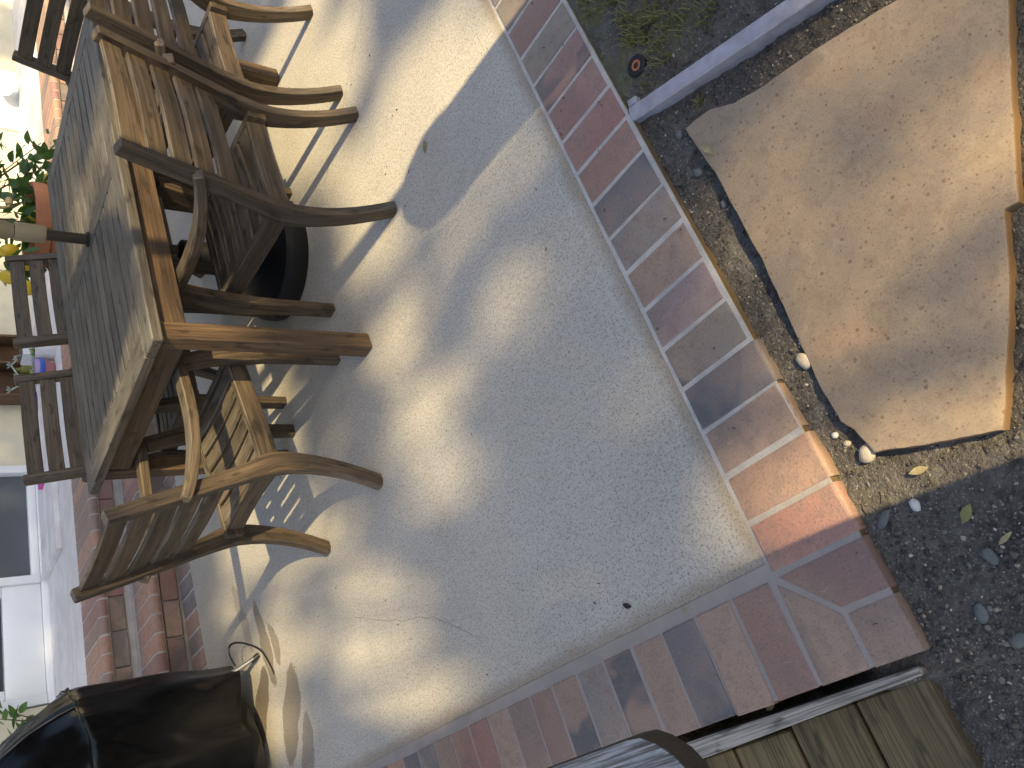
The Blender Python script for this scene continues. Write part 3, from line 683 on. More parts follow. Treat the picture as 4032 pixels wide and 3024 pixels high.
crank = link('crank', tube_mesh('crank', [(0.02, .02, 1.02), (0.03, .058, 1.02), (0.032, .066, 1.01), (0.033, .068, .96), (0.034, .074, .945), (0.036, .082, .944)], 0.0055, M['beigeplastic'], 10), um)
link('knob', tube_mesh('knob', [(0.036, .080, .944), (0.038, .100, .944), (0.0385, .108, .944)], [0.011, 0.012, 0.008], M['beigeplastic'], 14), crank)
NR = 8; CR = 1.32
vs = [(0, 0, 2.42)] + [(CR * f * math.cos(2 * math.pi * j / NR), CR * f * math.sin(2 * math.pi * j / NR), z) for f, z in ((.5, 2.24), (1.0, 1.98), (1.005, 1.88)) for j in range(NR)]
fs = [(0, 1 + j, 1 + (j + 1) % NR) for j in range(NR)] + [(1 + k_ * NR + j, 1 + (k_ + 1) * NR + j, 1 + (k_ + 1) * NR + (j + 1) % NR, 1 + k_ * NR + (j + 1) % NR) for k_ in (0, 1) for j in range(NR)]
link('canopy', make_mesh('canopy', vs, fs, M['canopy']), um)
for j in range(NR):
    a = 2 * math.pi * j / NR; link('rib', tube_mesh('rib', [(.02 * math.cos(a), .02 * math.sin(a), 2.39), (CR * .5 * math.cos(a), CR * .5 * math.sin(a), 2.225), (CR * .985 * math.cos(a), CR * .985 * math.sin(a), 1.975)], .007, M['bronze'], 6), um)

# covered grill
gr = empty('covered_grill', (-2.78, 0.19, 0), label='kettle grill on tripod legs under a shiny black vinyl cover', cat='grill')
n = 72; prof = [(0.350, 0.075), (0.354, 0.10), (0.372, 0.19), (0.400, 0.30), (0.415, 0.42), (0.430, 0.54), (0.440, 0.62), (0.444, 0.668), (0.438, 0.690), (0.408, 0.75), (0.360, 0.83), (0.300, 0.91), (0.222, 0.98), (0.13, 1.03), (0.06, 1.05), (0.012, 1.054)]
vs = []; fs = []
for i, (r, z) in enumerate(prof):
    for j in range(n):
        a = 2 * math.pi * j / n
        low = max(0.0, min(1.0, (0.62 - z) / 0.5)); upm = math.exp(-((z - 0.63) / .13) ** 2)
        fold = (0.020 * math.sin(5 * a + 1.0) + 0.012 * math.sin(11 * a + z * 3) + 0.008 * math.sin(17 * a - 2 * z)) * (0.25 + low)
        pk = 0.007 * upm * math.sin(23 * a + 6 * mn.noise(Vector((math.cos(a) * 2, math.sin(a) * 2, 0)))) 
        dm = 0.010 * math.sin(7 * a + 9 * z) * (1 if z > .7 else 0)
        ns = 0.014 * mn.noise(Vector((math.cos(a) * 2.6, math.sin(a) * 2.6, z * 5)))
        da = (math.degrees(a) - 51 + 180) % 360 - 180
        rr = r + (fold + pk + dm + ns) * min(1, r / .2) + .10 * math.exp(-(da / 15) ** 2) * max(0, 1 - (z - .11) / .45)
        vs.append((rr * math.cos(a), rr * math.sin(a), z + (0.012 * math.sin(4 * a) if i == 0 else 0) + (.055 * max(0, math.cos(a + .5)) * max(0, 1 - i / 3)) + .01 * mn.noise(Vector((math.cos(a) * 3, math.sin(a) * 3, z * 4 + 7)))))
for i in range(len(prof) - 1):
    for j in range(n): q = (j + 1) % n; fs.append((i * n + j, i * n + q, (i + 1) * n + q, (i + 1) * n + j))
fs.append(tuple(range((len(prof) - 1) * n, len(prof) * n)))
cvm = make_mesh('cover', vs, fs, M['cover'], None, 180); cov = link('cover', cvm, gr)
sb = cov.modifiers.new('s', 'SUBSURF'); sb.levels = 1; sb.render_levels = 1
path = []
for j in range(n + 1):
    v = vs[8 * n + j % n]; path.append((v[0] * 1.008, v[1] * 1.008, v[2] + .0015 * math.sin(j * 2.1)))
link('seam', tube_mesh('seam', path, 0.005, M['cover'], 6), cov)
for aa in (52, 142, 232, 322):
    pth = []
    for i in range(8, 16):
        j = int(aa / 360 * n); v = vs[i * n + j]; pth.append((v[0] * 1.006, v[1] * 1.006, v[2] + .004))
    link('seam', tube_mesh('seam', pth, 0.0035, M['cover'], 6), cov)
for k_, a in enumerate((50, 170, 290)):
    c_, s_ = math.cos(R(a)), math.sin(R(a))
    leg = link('leg', tube_mesh('leg', [(c_ * .33, s_ * .33, .30), (c_ * .47, s_ * .47, .022)], .0105, M['steel'], 12), gr)
    link('foot_cap', tube_mesh('foot_cap', [(c_ * .458, s_ * .458, .036), (c_ * .482, s_ * .482, .003)], .012, M['black'], 12), leg)
link('kettle', lathe_mesh('kettle', [(.05, .02), (.24, .03), (.30, .06), (.31, .3), (.31, .7), (.2, .85), (.02, .9)], M['black'], 32), gr)
sp_ = [(0.25, 0.355, 0.085), (.262, .405, .105), (.295, .437, .105), (.335, .425, .07), (.375, .375, .022), (.41, .30, .006), (.425, .255, .004)]
def smooth_path(P, m=6):
    P = [Vector(p) for p in P]; out = []
    for i in range(len(P) - 1):
        a, b, c_, d_ = P[max(i - 1, 0)], P[i], P[i + 1], P[min(i + 2, len(P) - 1)]
        for j in range(m):
            t = j / m; out.append(.5 * ((2 * b) + (c_ - a) * t + (2 * a - 5 * b + 4 * c_ - d_) * t * t + (3 * b - a - 3 * c_ + d_) * t ** 3))
    return out + [P[-1]]
bar('strap', smooth_path(sp_), (.75, .62, .1),   .009, .0016, M['black'], gr, 0.0004, 0.0)

# ================================================================== PLANTS AND POTS
def leaf_mesh(name, L, W, mat, fold=.18, curl=.12):
    pr = [(0, 0), (.16, .55), (.4, 1.0), (.65, .85), (.86, .42), (1, 0)]
    vs = []; fs = []
    for u, w_ in pr: vs.append((u * L, 0, -curl * L * u * u))
    for s in (1, -1):
        for u, w_ in pr[1:-1]: vs.append((u * L, s * w_ * W / 2, -curl * L * u * u + fold * w_ * W / 2))
    n = len(pr)
    for s, b in ((1, n), (-1, n + 4)):
        f = [(0, 1, b)] + [(i + 1, i + 2, b + i + 1, b + i) for i in range(3)] + [(4, 5, b + 3)]
        fs += f if s > 0 else [tuple(reversed(q)) for q in f]
    return make_mesh(name, vs, fs, mat, None, 60)
LM = [leaf_mesh('leaf', .085, .042, M['leaf']), leaf_mesh('leaf', .07, .036, M['leaf'], .25, .25), leaf_mesh('leaf', .06, .028, M['leaf'], .1, .05)]
lt = empty('lemon_tree', (-2.88, 3.16, 0), label='potted lemon tree with yellow lemons in a big terracotta pot behind the table', cat='tree')
pot = link('pot', lathe_mesh('pot', [(0.15, 0.0), (0.16, .01), (0.19, .25), (0.215, .50), (0.218, .53), (0.240, .545), (0.243, .60), (0.238, .615), (0.215, .612), (0.208, .56), (0.2, .5)], M['terracotta'], 48), lt)
link('potting_soil', lathe_mesh('potting_soil', [(0.2, .5), (0.205, .555), (0.1, .565), (0.01, .568)], M['soil'], 32), lt)
link('trunk', tube_mesh('trunk', [(0, 0, .5), (.01, .0, .75), (-.01, .02, 1.0), (.0, .0, 1.3), (.02, .01, 1.5)], [.022, .019, .017, .014, .008], M['bark'], 10), lt)
lr = random.Random(21)
def put_leaves(par, tip, k, spread, meshes):
    for _ in range(k):
        o = link('leaf', lr.choice(meshes), par, tip + Vector((lr.gauss(0, spread), lr.gauss(0, spread), lr.gauss(0, spread))), (lr.uniform(-.9, .9), lr.uniform(-.4, 1.0), lr.uniform(0, 6.28)))
        s = lr.uniform(.9, 1.45); o.scale = (s, s, s)
tips = [(.06, .30, .63), (.05, .44, .62), (.02, .53, .56), (.05, .60, .52), (.08, .36, .76), (.06, .22, .72), (.05, .12, .70), (.10, -.05, .68), (.12, -.12, .61), (.10, -.20, .74), (.02, .36, .88), (.04, .50, .80), (.12, .04, .66), (.06, -.30, .66), (.05, -.40, .72), (.1, .25, .53), (.08, .40, .50)]
for tp in tips:
    a = Vector((0, 0, 0.85 if tp[2] < .7 else 1.0)); b = Vector(tp)
    m_ = (a + b) / 2 + Vector((0, 0, .07))
    link('branch', tube_mesh('branch', [a, m_, b], [.005, .0035, .002], M['bark'], 6), lt)
    put_leaves(lt, b, 11, .045, LM); put_leaves(lt, (b + m_) / 2, 2, .035, LM)
lem = lathe_mesh('lemon', [(0.001, -.043), (.007, -.040), (.018, -.031), (.027, -.015), (.029, 0), (.026, .017), (.016, .031), (.007, .037), (.003, .040)], M['lemon'], 20, 180)
for (x, y, z) in ((.10, -.01, .588), (.10, -.27, .735), (.04, .33, .50), (.12, -.36, .67), (.10, -.44, .74), (.03, .05, .60), (.1, -.50, .665), (.0, .2, .92)):
    o = link('lemon', lem, lt, (x, y, z), (lr.uniform(-.5, .5), lr.uniform(-.5, .5), lr.uniform(0, 6))); s = lr.uniform(1.05, 1.3); o.scale = (s, s, s)
cv = []; cf = []
for i in range(500):
    c_ = Vector((lr.gauss(0, .26), lr.gauss(.05, .3), 1.35 + lr.gauss(0, .22))); q = Matrix.Rotation(lr.uniform(0, 6.28), 3, 'Z') @ Matrix.Rotation(lr.uniform(-1, 1), 3, 'X')
    b = len(cv)
    for p in ((0, 0, 0), (.035, .018, 0), (.08, 0, -.01), (.035, -.018, 0)): cv.append(c_ + q @ Vector(p))
    cf.append((b, b + 1, b + 2, b + 3))
o = link('crown', make_mesh('crown', cv, cf, M['leaf']), lt); tag(o, kind='stuff')

def place_h(x, y, z=0.3205):
    return TH @ Vector((x, y, z))
# white metal buckets with succulents
def sedum(par, base, n, r, mat, L=.03, up=.9):
    lm = leaf_mesh('leaf', L, L * .45, mat, .3, -.3)
    for i in range(n):
        a = i * 2.4; rr = r * math.sqrt(i / n)
        o = link('leaf', lm, par, (base[0] + rr * math.cos(a), base[1] + rr * math.sin(a), base[2]), (0, -up + .5 * rr / max(r, .001), a))
bk = empty('bucket_planter', place_h(-4.314, 3.281), label='small round white metal bucket with green succulents on the landing', cat='planter')
b_ = link('bucket', lathe_mesh('bucket', [(.040, 0), (.042, .004), (.056, .108), (.060, .112), (.060, .118), (.055, .118), (.052, .105)], M['zinc'], 28), bk)
link('potting_soil', lathe_mesh('potting_soil', [(.05, .09), (.052, .106), (.01, .108)], M['soil'], 20), bk)
sedum(bk, (.015, .02, .107), 12, .03, M['succulent'], .045); sedum(bk, (.01, -.03, .107), 10, .02, M['silverplant'], .04)
bx_ = empty('box_planter', place_h(-4.50, 3.42), label='tall square white planter box behind the round bucket', cat='planter')
link('box', poly_prism('box', [(-.07, -.065), (.07, -.065), (.07, .075), (-.07, .075)], 0, .165, M['zinc'], .006), bx_)
link('potting_soil', box_mesh('potting_soil', -.06, .06, -.055, .065, .1652, .168, M['soil']), bx_)
pt = [(.0, -.03, .168), (.03, -.06, .21), (.05, -.10, .20), (.055, -.15, .24), (.04, -.22, .20), (.05, -.27, .15), (.05, -.30, .19), (.04, -.34, .25)]
link('stem', tube_mesh('stem', pt, .006, M['silverplant'], 8), bx_)
for p in pt[2:]: sedum(bx_, p, 7, .012, M['silverplant'], .03)
bp = empty('glazed_pot', place_h(-4.31, 3.16), label='small rounded pot banded mauve, blue and rose next to the white bucket', cat='pot')
link('foot', lathe_mesh('foot', [(.035, 0), (.05, .01), (.066, .055), (.070, .064)], M['rose'], 28), bp)
link('band', lathe_mesh('band', [(.0702, .0645), (.073, .075), (.073, .092), (.071, .097)], M['blue'], 28), bp)
link('rim', lathe_mesh('rim', [(.0708, .0975), (.066, .118), (.062, .126), (.056, .126), (.05, .11)], M['mauve'], 28), bp)
sedum(bp, (.0, -.02, .118), 14, .045, M['succulent'], .035); 
ov = empty('olive_bottle', place_h(-4.93, 3.55), label='squat olive green glass bottle in front of the dark cabinet', cat='bottle')
link('body', lathe_mesh('body', [(.03, 0), (.036, .006), (.037, .09), (.034, .105), (.016, .118), (.014, .125)], M['olive'], 24), ov)
link('cap', lathe_mesh('cap', [(.0165, .1255), (.0165, .14), (.012, .142)], M['olive'], 16), ov)
cb = empty('cabinet', place_h(-4.99, 3.57), label='dark brown open wooden cabinet against the house wall behind the white planters', cat='cabinet')
for nm, a in (('back_panel', (-.04, -.035, -.27, .27, 0, 1.2)), ('side_panel', (-.034, .10, -.27, -.25, 0, 1.2)), ('side_panel', (-.034, .10, .25, .27, 0, 1.2)), ('shelf', (-.034, .098, -.249, .249, .03, .05)), ('shelf', (-.034, .098, -.249, .249, .30, .32)), ('shelf', (-.034, .098, -.249, .249, .62, .64)), ('divider', (-.034, .09, .02, .035, .051, .299))):
    link(nm, box_mesh(nm, *a, M['darkbrown'], .002), cb)
pw_ = empty('purple_basket', place_h(-4.86, 3.2), label='flat purple woven basket on the door step', cat='basket')
link('body', lathe_mesh('body', [(.05, 0), (.052, .004), (.064, .032), (.067, .036), (.062, .038), (.05, .01)], M['purple'], 28), pw_); pw_.scale = (1, 1.7, 1)
link('handle', tube_mesh('handle', [(0, -.06, .034), (0, -.05, .06), (0, 0, .075), (0, .05, .06), (0, .06, .034)], .004, M['purple'], 8), pw_)
pk_ = empty('toy_shovel', place_h(-4.80, 2.66, 0.3525), R(8), label='bright pink plastic toy shovel on the white door step', cat='toy')
link('blade', poly_prism('blade', [(-.045, -.16), (.045, -.16), (.05, -.05), (.035, -.02), (-.035, -.02), (-.05, -.05)], 0.0, .030, M['pink'], .006), pk_)
link('shaft', tube_mesh('shaft', [(0, -.03, .014), (0, .06, .018), (0, .10, .018)], .012, M['pink'], 10), pk_)
link('grip', tube_mesh('grip', [(-.035, .11, .018), (0, .105, .018), (.035, .11, .018)], .011, M['pink'], 10), pk_)
fb = empty('metal_pan', place_h(-4.93, 6.62), label='crumpled silver metal pan leaning by the sunlit white side door', cat='pan')
o = link('pan', lathe_mesh('pan', [(.08, 0), (.10, .004), (.135, .035), (.15, .038), (.15, .041), (.133, .04), (.098, .008)], M['zinc'], 28, 35, .10), fb); o.scale = (.6, .75, .6)
o.rotation_euler = (0, R(68), 0); o.location = (0, 0, .10)
# shrub behind the grill
sh = empty('pot_shrub', place_h(-4.86, 0.95), label='leafy green shrub by the cream wall behind the covered grill', cat='shrub')
for i in range(9):
    a = i * .7; tip = Vector((.10 * math.cos(a), .13 * math.sin(a), .20 + .05 * (i % 4)))
    link('stem', tube_mesh('stem', [(0, 0, 0), tip * .5 + Vector((0, 0, .03)), tip], [.006, .004, .002], M['bark'], 6), sh)
    for _ in range(6):
        o = link('leaf', lr.choice(LM[:2]), sh, tip + Vector((lr.gauss(0, .03), lr.gauss(0, .03), lr.gauss(0, .03))), (lr.uniform(-.8, .8), lr.uniform(-.7, .8), lr.uniform(0, 6.28)))

# ================================================================== SMALL GROUND THINGS
gr_ = random.Random(5)
ico = bmesh.new(); bmesh.ops.create_icosphere(ico, subdivisions=1, radius=1.0); iv = [v.co.copy() for v in ico.verts]; ifc = [[v.index for v in f.verts] for f in ico.faces]; ico.free()
def inside_flag(x, y):
    c = False; n = len(fl)
    for i in range(n):
        x1, y1 = fl[i]; x2, y2 = fl[(i + 1) % n]
        if (y1 > y) != (y2 > y) and x < (x2 - x1) * (y - y1) / (y2 - y1) + x1: c = not c
    return c
def board_d(x, y):
    q = Vector((x - .197, y - .962)); return abs(q.x * d.y - q.y * d.x)
vs = []; fs = []; tone = []
cnt = 0
while cnt < 15000:
    x = gr_.uniform(.2, 1.1); y = gr_.uniform(-.72, 1.02)
    if inside_flag(x, y) or (board_d(x, y) < .022): continue
    if x < .19 and y < -.26: continue
    dens = .30
    if x < .29 and y > .05: dens = .55
    if y < -.10: dens = .8
    if y < -.05 and x < .42: dens = 1.0
    dens *= 0.35 + 1.1 * max(0, mn.noise(Vector((x * 9, y * 9, 4))) + .45)
    if gr_.random() > dens: continue
    big = y < -.12
    r = gr_.lognormvariate(math.log(.0023 if big else .0019), .45); r = min(r, .007 if big else .005)
    z = soil_z(x, y); b = len(vs); rot = Matrix.Rotation(gr_.uniform(0, 6.28), 3, 'Z') @ Matrix.Rotation(gr_.uniform(-.6, .6), 3, 'X'); ax = (gr_.uniform(.8, 1.35), gr_.uniform(.7, 1.0), gr_.uniform(.5, .8)); tn = gr_.random() ** 1.7
    for v in iv:
        p = rot @ Vector((v.x * ax[0], v.y * ax[1], v.z * ax[2])) * r * (1 + .18 * gr_.uniform(-1, 1)); vs.append((x + p.x, y + p.y, z + p.z + r * .2)); tone.append(tn)
    fs += [[b + i for i in f] for f in ifc]; cnt += 1
me = make_mesh('gravel', vs, fs, M['gravel'], None, 50); a = me.attributes.new('tone', 'FLOAT', 'POINT'); a.data.foreach_set('value', np.array(tone, dtype=np.float32))
tag(link('gravel', me), 'loose fine gravel scattered over the dark soil', 'gravel', kind='stuff')
# grass tufts
vs = []; fs = []
for i in range(2400):
    x = gr_.uniform(.215, 1.2); y = gr_.uniform(1.0, 1.75)
    if y < .962 - .318 * (x - .197) + .05: continue
    if mn.noise(Vector((x * 7, y * 7, 11))) < -.28 or Vector((x - .262, y - 1.058)).length < .034: continue
    for j in range(gr_.randint(4, 9)):
        px, py = x + gr_.gauss(0, .008), y + gr_.gauss(0, .008); h = gr_.uniform(.010, .030); a = gr_.uniform(0, 6.28); le = gr_.uniform(.2, 1.2) * h; z = soil_z(px, py) - .002
        w_ = gr_.uniform(.0008, .0018); dx, dy = math.cos(a), math.sin(a); b = len(vs)
        vs += [(px - dy * w_, py + dx * w_, z), (px + dy * w_, py - dx * w_, z), (px + dx * le * .4 - dy * w_ * .8, py + dy * le * .4 + dx * w_ * .8, z + h * .65), (px + dx * le * .4 + dy * w_ * .8, py + dy * le * .4 - dx * w_ * .8, z + h * .65), (px + dx * le, py + dy * le, z + h)]
        fs += [(b, b + 1, b + 3, b + 2), (b + 2, b + 3, b + 4)]
tag(link('grass', make_mesh('grass', vs, fs, M['grass'])), 'short sparse grass on the muddy ground above the edging board', 'grass', kind='stuff')
# weeds tuft beside board
wd_ = empty('weed', (0.335, 0.868, soil_z(.335, .868)), label='tiny green weed between the edging board and the flagstone', cat='weed')
wl = leaf_mesh('leaf', .022, .005, M['grass'], .2, .3)
for i in range(9): link('leaf', wl, wd_, (0, 0, 0.001), (0, -gr_.uniform(.2, 1.1), i * .75))
# pebbles
def pebble(x, y, r, ax, mat, label, z=None, seed=0):
    rr = random.Random(seed); bm = bmesh.new(); bmesh.ops.create_icosphere(bm, subdivisions=2, radius=1.0)
    for v in bm.verts:
        k_ = 1 + .22 * mn.noise(v.co * 1.6 + Vector((seed * 3.1, 0, 0))); v.co = Vector((v.co.x * ax[0], v.co.y * ax[1], v.co.z * ax[2])) * r * k_
    me = bpy.data.meshes.new('pebble'); bm.to_mesh(me); bm.free(); me.materials.append(mat)
    for p in me.polygons: p.use_smooth = True
    o = link('pebble', me, None, (x, y, (soil_z(x, y) if z is None else z) + r * ax[2] * .5), (0, 0, rr.uniform(0, 6)))
    tag(o, label, 'pebble', 'larger pebbles lying on the soil')
P_ = [(0.257, 0.262, .017, (1.1, .8, .6), 'palestone', 'pale cream pebble in the gap between bricks and flagstone edge'),
      (0.268, 0.062, .018, (1.1, .8, .6), 'palestone', 'pale grey lumpy pebble near the lower corner of the flagstone'),
      (0.258, 0.735, .012, (1, .8, .7), 'bluestone', 'grey quartz pebble in the gap below the lavender board end'),
      (0.268, 0.640, .010, (1, .8, .6), 'bluestone', 'dark blue grey pebble in the gap beside the flagstone top'),
      (0.262, 0.842, .011, (1, .9, .6), 'bluestone', 'round grey pebble by the end of the lavender board'),
      (0.232, -0.048, .014, (1.5, .6, .5), 'bluestone', 'bluish pebble against the brick side near the corner'),
      (0.290, -0.048, .011, (1.1, .8, .6), 'whitestone', 'light grey pebble right of the brick corner'),
      (0.352, -0.165, .013, (1.2, .8, .6), 'bluestone', 'grey pebble among the gravel right of the corner brick'),
      (0.292, -0.238, .014, (1.2, .8, .6), 'bluestone', 'greenish grey pebble near the lower corner brick'),
      (0.352, -0.325, .010, (1, .85, .6), 'whitestone', 'white oval pebble in the shaded gravel at lower right'),
      (0.325, -0.290, .013, (1.2, .8, .6), 'bluestone', 'grey flat pebble above the white oval pebble'),
      (0.232, 0.118, .007, (1, .9, .7), 'whitestone', 'small white pebble by the sunlit bricks'),
      (0.243, 0.095, .0075, (1.1, .8, .7), 'palestone', 'small cream pebble by the sunlit bricks')]
for i, (x, y, r, ax, m_, lab) in enumerate(P_): pebble(x, y, r, ax, M[m_], lab, None, i)
# fallen leaves
def fleaf(x, y, z, L, W, rz, mat, label, tilt=.1):
    o = link('fallen_leaf', leaf_mesh('fallen_leaf', L * .85, W * .85, mat, .25, .08), None, (x, y, z + .004), (tilt, -tilt * .6, R(rz))); tag(o, label, 'leaf', 'single fallen leaves')
fleaf(-0.445, 1.475, 0, .050, .018, 70, M['greenleaf'], 'small yellow green leaf on the shaded patio concrete')
fleaf(-0.36, 0.015, 0, .034, .015, 150, M['darkleaf'], 'small dark purple leaf on the patio concrete near the lower bricks')
fleaf(0.300, 0.770, -.014, .052, .016, -70, M['dryleaf'], 'dry yellow leaf lying on the flagstone corner', .05)
fleaf(0.345, -0.005, soil_z(.345, 0) + .006, .042, .016, 170, M['dryleaf'], 'dry yellow leaf on the soil below the flagstone end')
fleaf(0.345, -0.105, soil_z(.345, -.105) + .006, .040, .020, 40, M['greenleaf'], 'yellow green leaf on the shaded soil at lower right')
fleaf(0.118, 1.555, 0.001, .022, .014, 20, M['dryleaf'], 'curled brown leaf on a red brick near the grass')
fleaf(-0.165, -0.268, -.035, .040, .02, 30, M['dryleaf'], 'yellow leaf in the gap beside the grey kerb board')
fleaf(-0.225, -0.046, 0, .016, .011, 80, M['dryleaf'], 'tiny pale leaf scrap on the mortar of the lower brick row')
fleaf(0.375, -0.155, soil_z(.375, -.155) + .006, .036, .010, 20, M['dryleaf'], 'dry brown leaf strip in the gravel at lower right')

vs = []; fs = []
for i in range(190):
    if i < 60: x, y, z = gr_.uniform(-2.6, -.05), gr_.uniform(0.0, 2.6), 0.0012
    elif i < 80: x, y, z = gr_.uniform(.01, .19), gr_.uniform(-.2, 1.7), .003
    else:
        x, y = gr_.uniform(.21, .95), gr_.uniform(-.6, 1.3)
        if inside_flag(x, y): continue
        else: z = soil_z(x, y) + .003
    L_ = gr_.uniform(.004, .009) if i < 80 else gr_.uniform(.006, .028); a_ = gr_.uniform(0, 6.28); w_ = gr_.uniform(.0006, .0014); dx, dy = math.cos(a_), math.sin(a_); b = len(vs)
    bend = gr_.uniform(-.3, .3) * L_; h_ = gr_.uniform(.0004, .002)
    for t_, off in ((0, 0), (.5, bend), (1, 0)):
        cx, cy = x + dx * L_ * t_ - dy * off, y + dy * L_ * t_ + dx * off
        vs += [(cx - dy * w_, cy + dx * w_, z), (cx, cy, z + w_ * 1.6 + h_ * t_), (cx + dy * w_, cy - dx * w_, z)]
    fs += [(b, b + 1, b + 4, b + 3), (b + 1, b + 2, b + 5, b + 4), (b + 3, b + 4, b + 7, b + 6), (b + 4, b + 5, b + 8, b + 7)]
tag(link('twigs', make_mesh('twigs', vs, fs, M['bark'])), 'tiny dry twigs and flecks scattered over patio and soil', 'debris', kind='stuff')

# ================================================================== SHADE CASTERS BEHIND THE CAMERA
tr = random.Random(11); npr = np.random.default_rng(3)
COT = 1 / math.tan(SUN_EL); TAN = math.tan(SUN_AZ)
def lit(x, y):
    """how open the canopy is towards the sun above ground point (x, y): 0 closed .. 1 open"""
    v = 0.0
    for cx, cy, rx, ry, s in ((-0.95, 2.45, .55, .75, 1.0), (-0.45, 1.72, .42, .20, .9), (-0.85, 1.55, .30, .35, .8), (-0.9, .74, .17, .28, 1.0), (-0.92, 1.15, .22, .25, .65), (-1.5, .30, .42, .24, .95), (-1.35, 0.02, .5, .12, .8),
                              (-2.35, .38, .60, .30, .95), (-2.1, 1.0, .75, .50, 1.0), (-1.75, .8, .4, .4, .8), (0.17, .07, .25, .17, 1.0), (.42, .05, .42, .24, 1.0), (.22, .75, .40, .75, .42), (.66, .75, .22, .09, .9), (.55, .42, .40, .40, .8), (.42, .20, .20, .14, .9), (.40, .75, .14, .06, .5), (-2.35, 1.85, .75, .5, .9), (-1.9, 1.7, .5, .4, .9), (-2.5, 2.45, .3, .2, .5), (-1.85, 2.25, .35, .4, .85),
                              (-4.8, 5.6, 1.6, 1.1, 1.0), (-3.3, 5.0, 1.2, .9, .9), (-6.4, 6.6, 1.5, 1.0, 1.0), (-3.9, 4.1, .6, .4, .6), (.62, -.32, .12, .07, .7), (.30, -.62, .14, .06, .7), (-.3, 2.7, .35, .6, .6), (-.22, 1.45, .42, .42, .85), (-.52, .80, .36, .42, .6), (-.30, .45, .36, .30, .45), (-.62, .10, .25, .12, .35)):
        q = ((x - cx) / rx) ** 2 + ((y - cy) / ry) ** 2
        v = max(v, s * (1 - 1 / (1 + math.exp(-(q - 1.0) * 3.2))))
    return v
def crown_points(y0, y1, count):
    out = []
    while len(out) < count:
        x = tr.uniform(-8.5, 2.4); y = tr.uniform(y0, y1)
        n1 = mn.noise(Vector((x * 2.2, y * 3.4, 1.7))); n2 = mn.noise(Vector((x * 4.6, y * 7.5, 5.1))); n3 = mn.noise(Vector((x * 11, y * 15, 9.3)))
        o_ = lit(x, y); nn_ = n1 * .45 + n2 * .45 + n3 * .25
        if o_ < .15: p = .66 + .9 * min(.38, nn_ + .10)
        else:
            e = (.50 - o_) * 1.35 + nn_ * .85
            p = max(0.0, min(1.0, .5 + e * 1.5)) * .95
        if tr.random() > p: continue
        t = tr.uniform(15, 25)
        out.append(Vector((x, y, 0)) + SD * t)
    return out
def shade_tree(label, trunk_xy, y0, y1, count):
    pts = crown_points(y0, y1, count)
    vs = np.zeros((count * 4, 3)); fs = []
    for i, p in enumerate(pts):
        L = tr.uniform(.06, .125); W = L * tr.uniform(.5, .8)
        q = Matrix.Rotation(tr.uniform(0, 6.28), 3, 'Z') @ Matrix.Rotation(tr.uniform(-1.0, 1.0), 3, 'X') @ Matrix.Rotation(tr.uniform(-1.0, 1.0), 3, 'Y')
        for j, c_ in enumerate(((-L, 0, 0), (0, -W, 0), (L, 0, 0), (0, W, 0))): vs[i * 4 + j] = p + q @ Vector(c_)
        fs.append((i * 4, i * 4 + 1, i * 4 + 2, i * 4 + 3))
    t = empty('shade_tree', (*trunk_xy, -.07), label=label, cat='tree', group='shade trees behind the viewer')
    c = sum(pts, Vector()) / len(pts); base = Vector((*trunk_xy, -.07))
    cr_ = link('crown', make_mesh('crown', [tuple(Vector(v) - base) for v in vs], fs, M['treeleaf']), t)
    top_ = c - base
    link('trunk', tube_mesh('trunk', [(0, 0, 0), (.1, .05, 2), (top_.x * .25, top_.y * .3, top_.z * .55), (top_.x * .7, top_.y * .8, top_.z * .85)], [.26, .2, .15, .08], M['bark'], 12), t)
    for i in range(10):
        p = pts[tr.randrange(count)] - base; s0 = Vector((top_.x * .25, top_.y * .3, top_.z * .55)) + Vector((top_.x * .45, top_.y * .5, top_.z * .3)) * tr.random()
        link('limb', tube_mesh('limb', [s0, (s0 + p) / 2 + Vector((0, 0, .3)), p], [.05, .03, .012], M['bark'], 6), t)
shade_tree('broad leafy tree casting dappled shade on the near patio', (10.5, -0.9), -1.4, 1.6, 15000)
shade_tree('broad leafy tree casting dappled shade on the table', (11.5, 2.0), 1.6, 4.2, 12000)
shade_tree('broad leafy tree casting shade on the far landing', (10.8, 5.6), 4.2, 8.0, 9000)

fn = empty('sky_block_boards', (4.6, 1.5, -.07), label='unseen row of dark boards added behind the viewer to block low sky light', cat='sky_blocker')  # added boards, never in view: they cut low sky light on upright faces
for i in range(40):
    yb = -8 + i * .48
    link('board', box_mesh('board', -.012, .012, yb, yb + .465, 0, 2.15 + .01 * (i % 3), M['deck'], .003), fn)
for z_ in (.3, 1.8): link('rail', box_mesh('rail', .013, .055, -8, 11.2, z_, z_ + .09, M['deck']), fn)
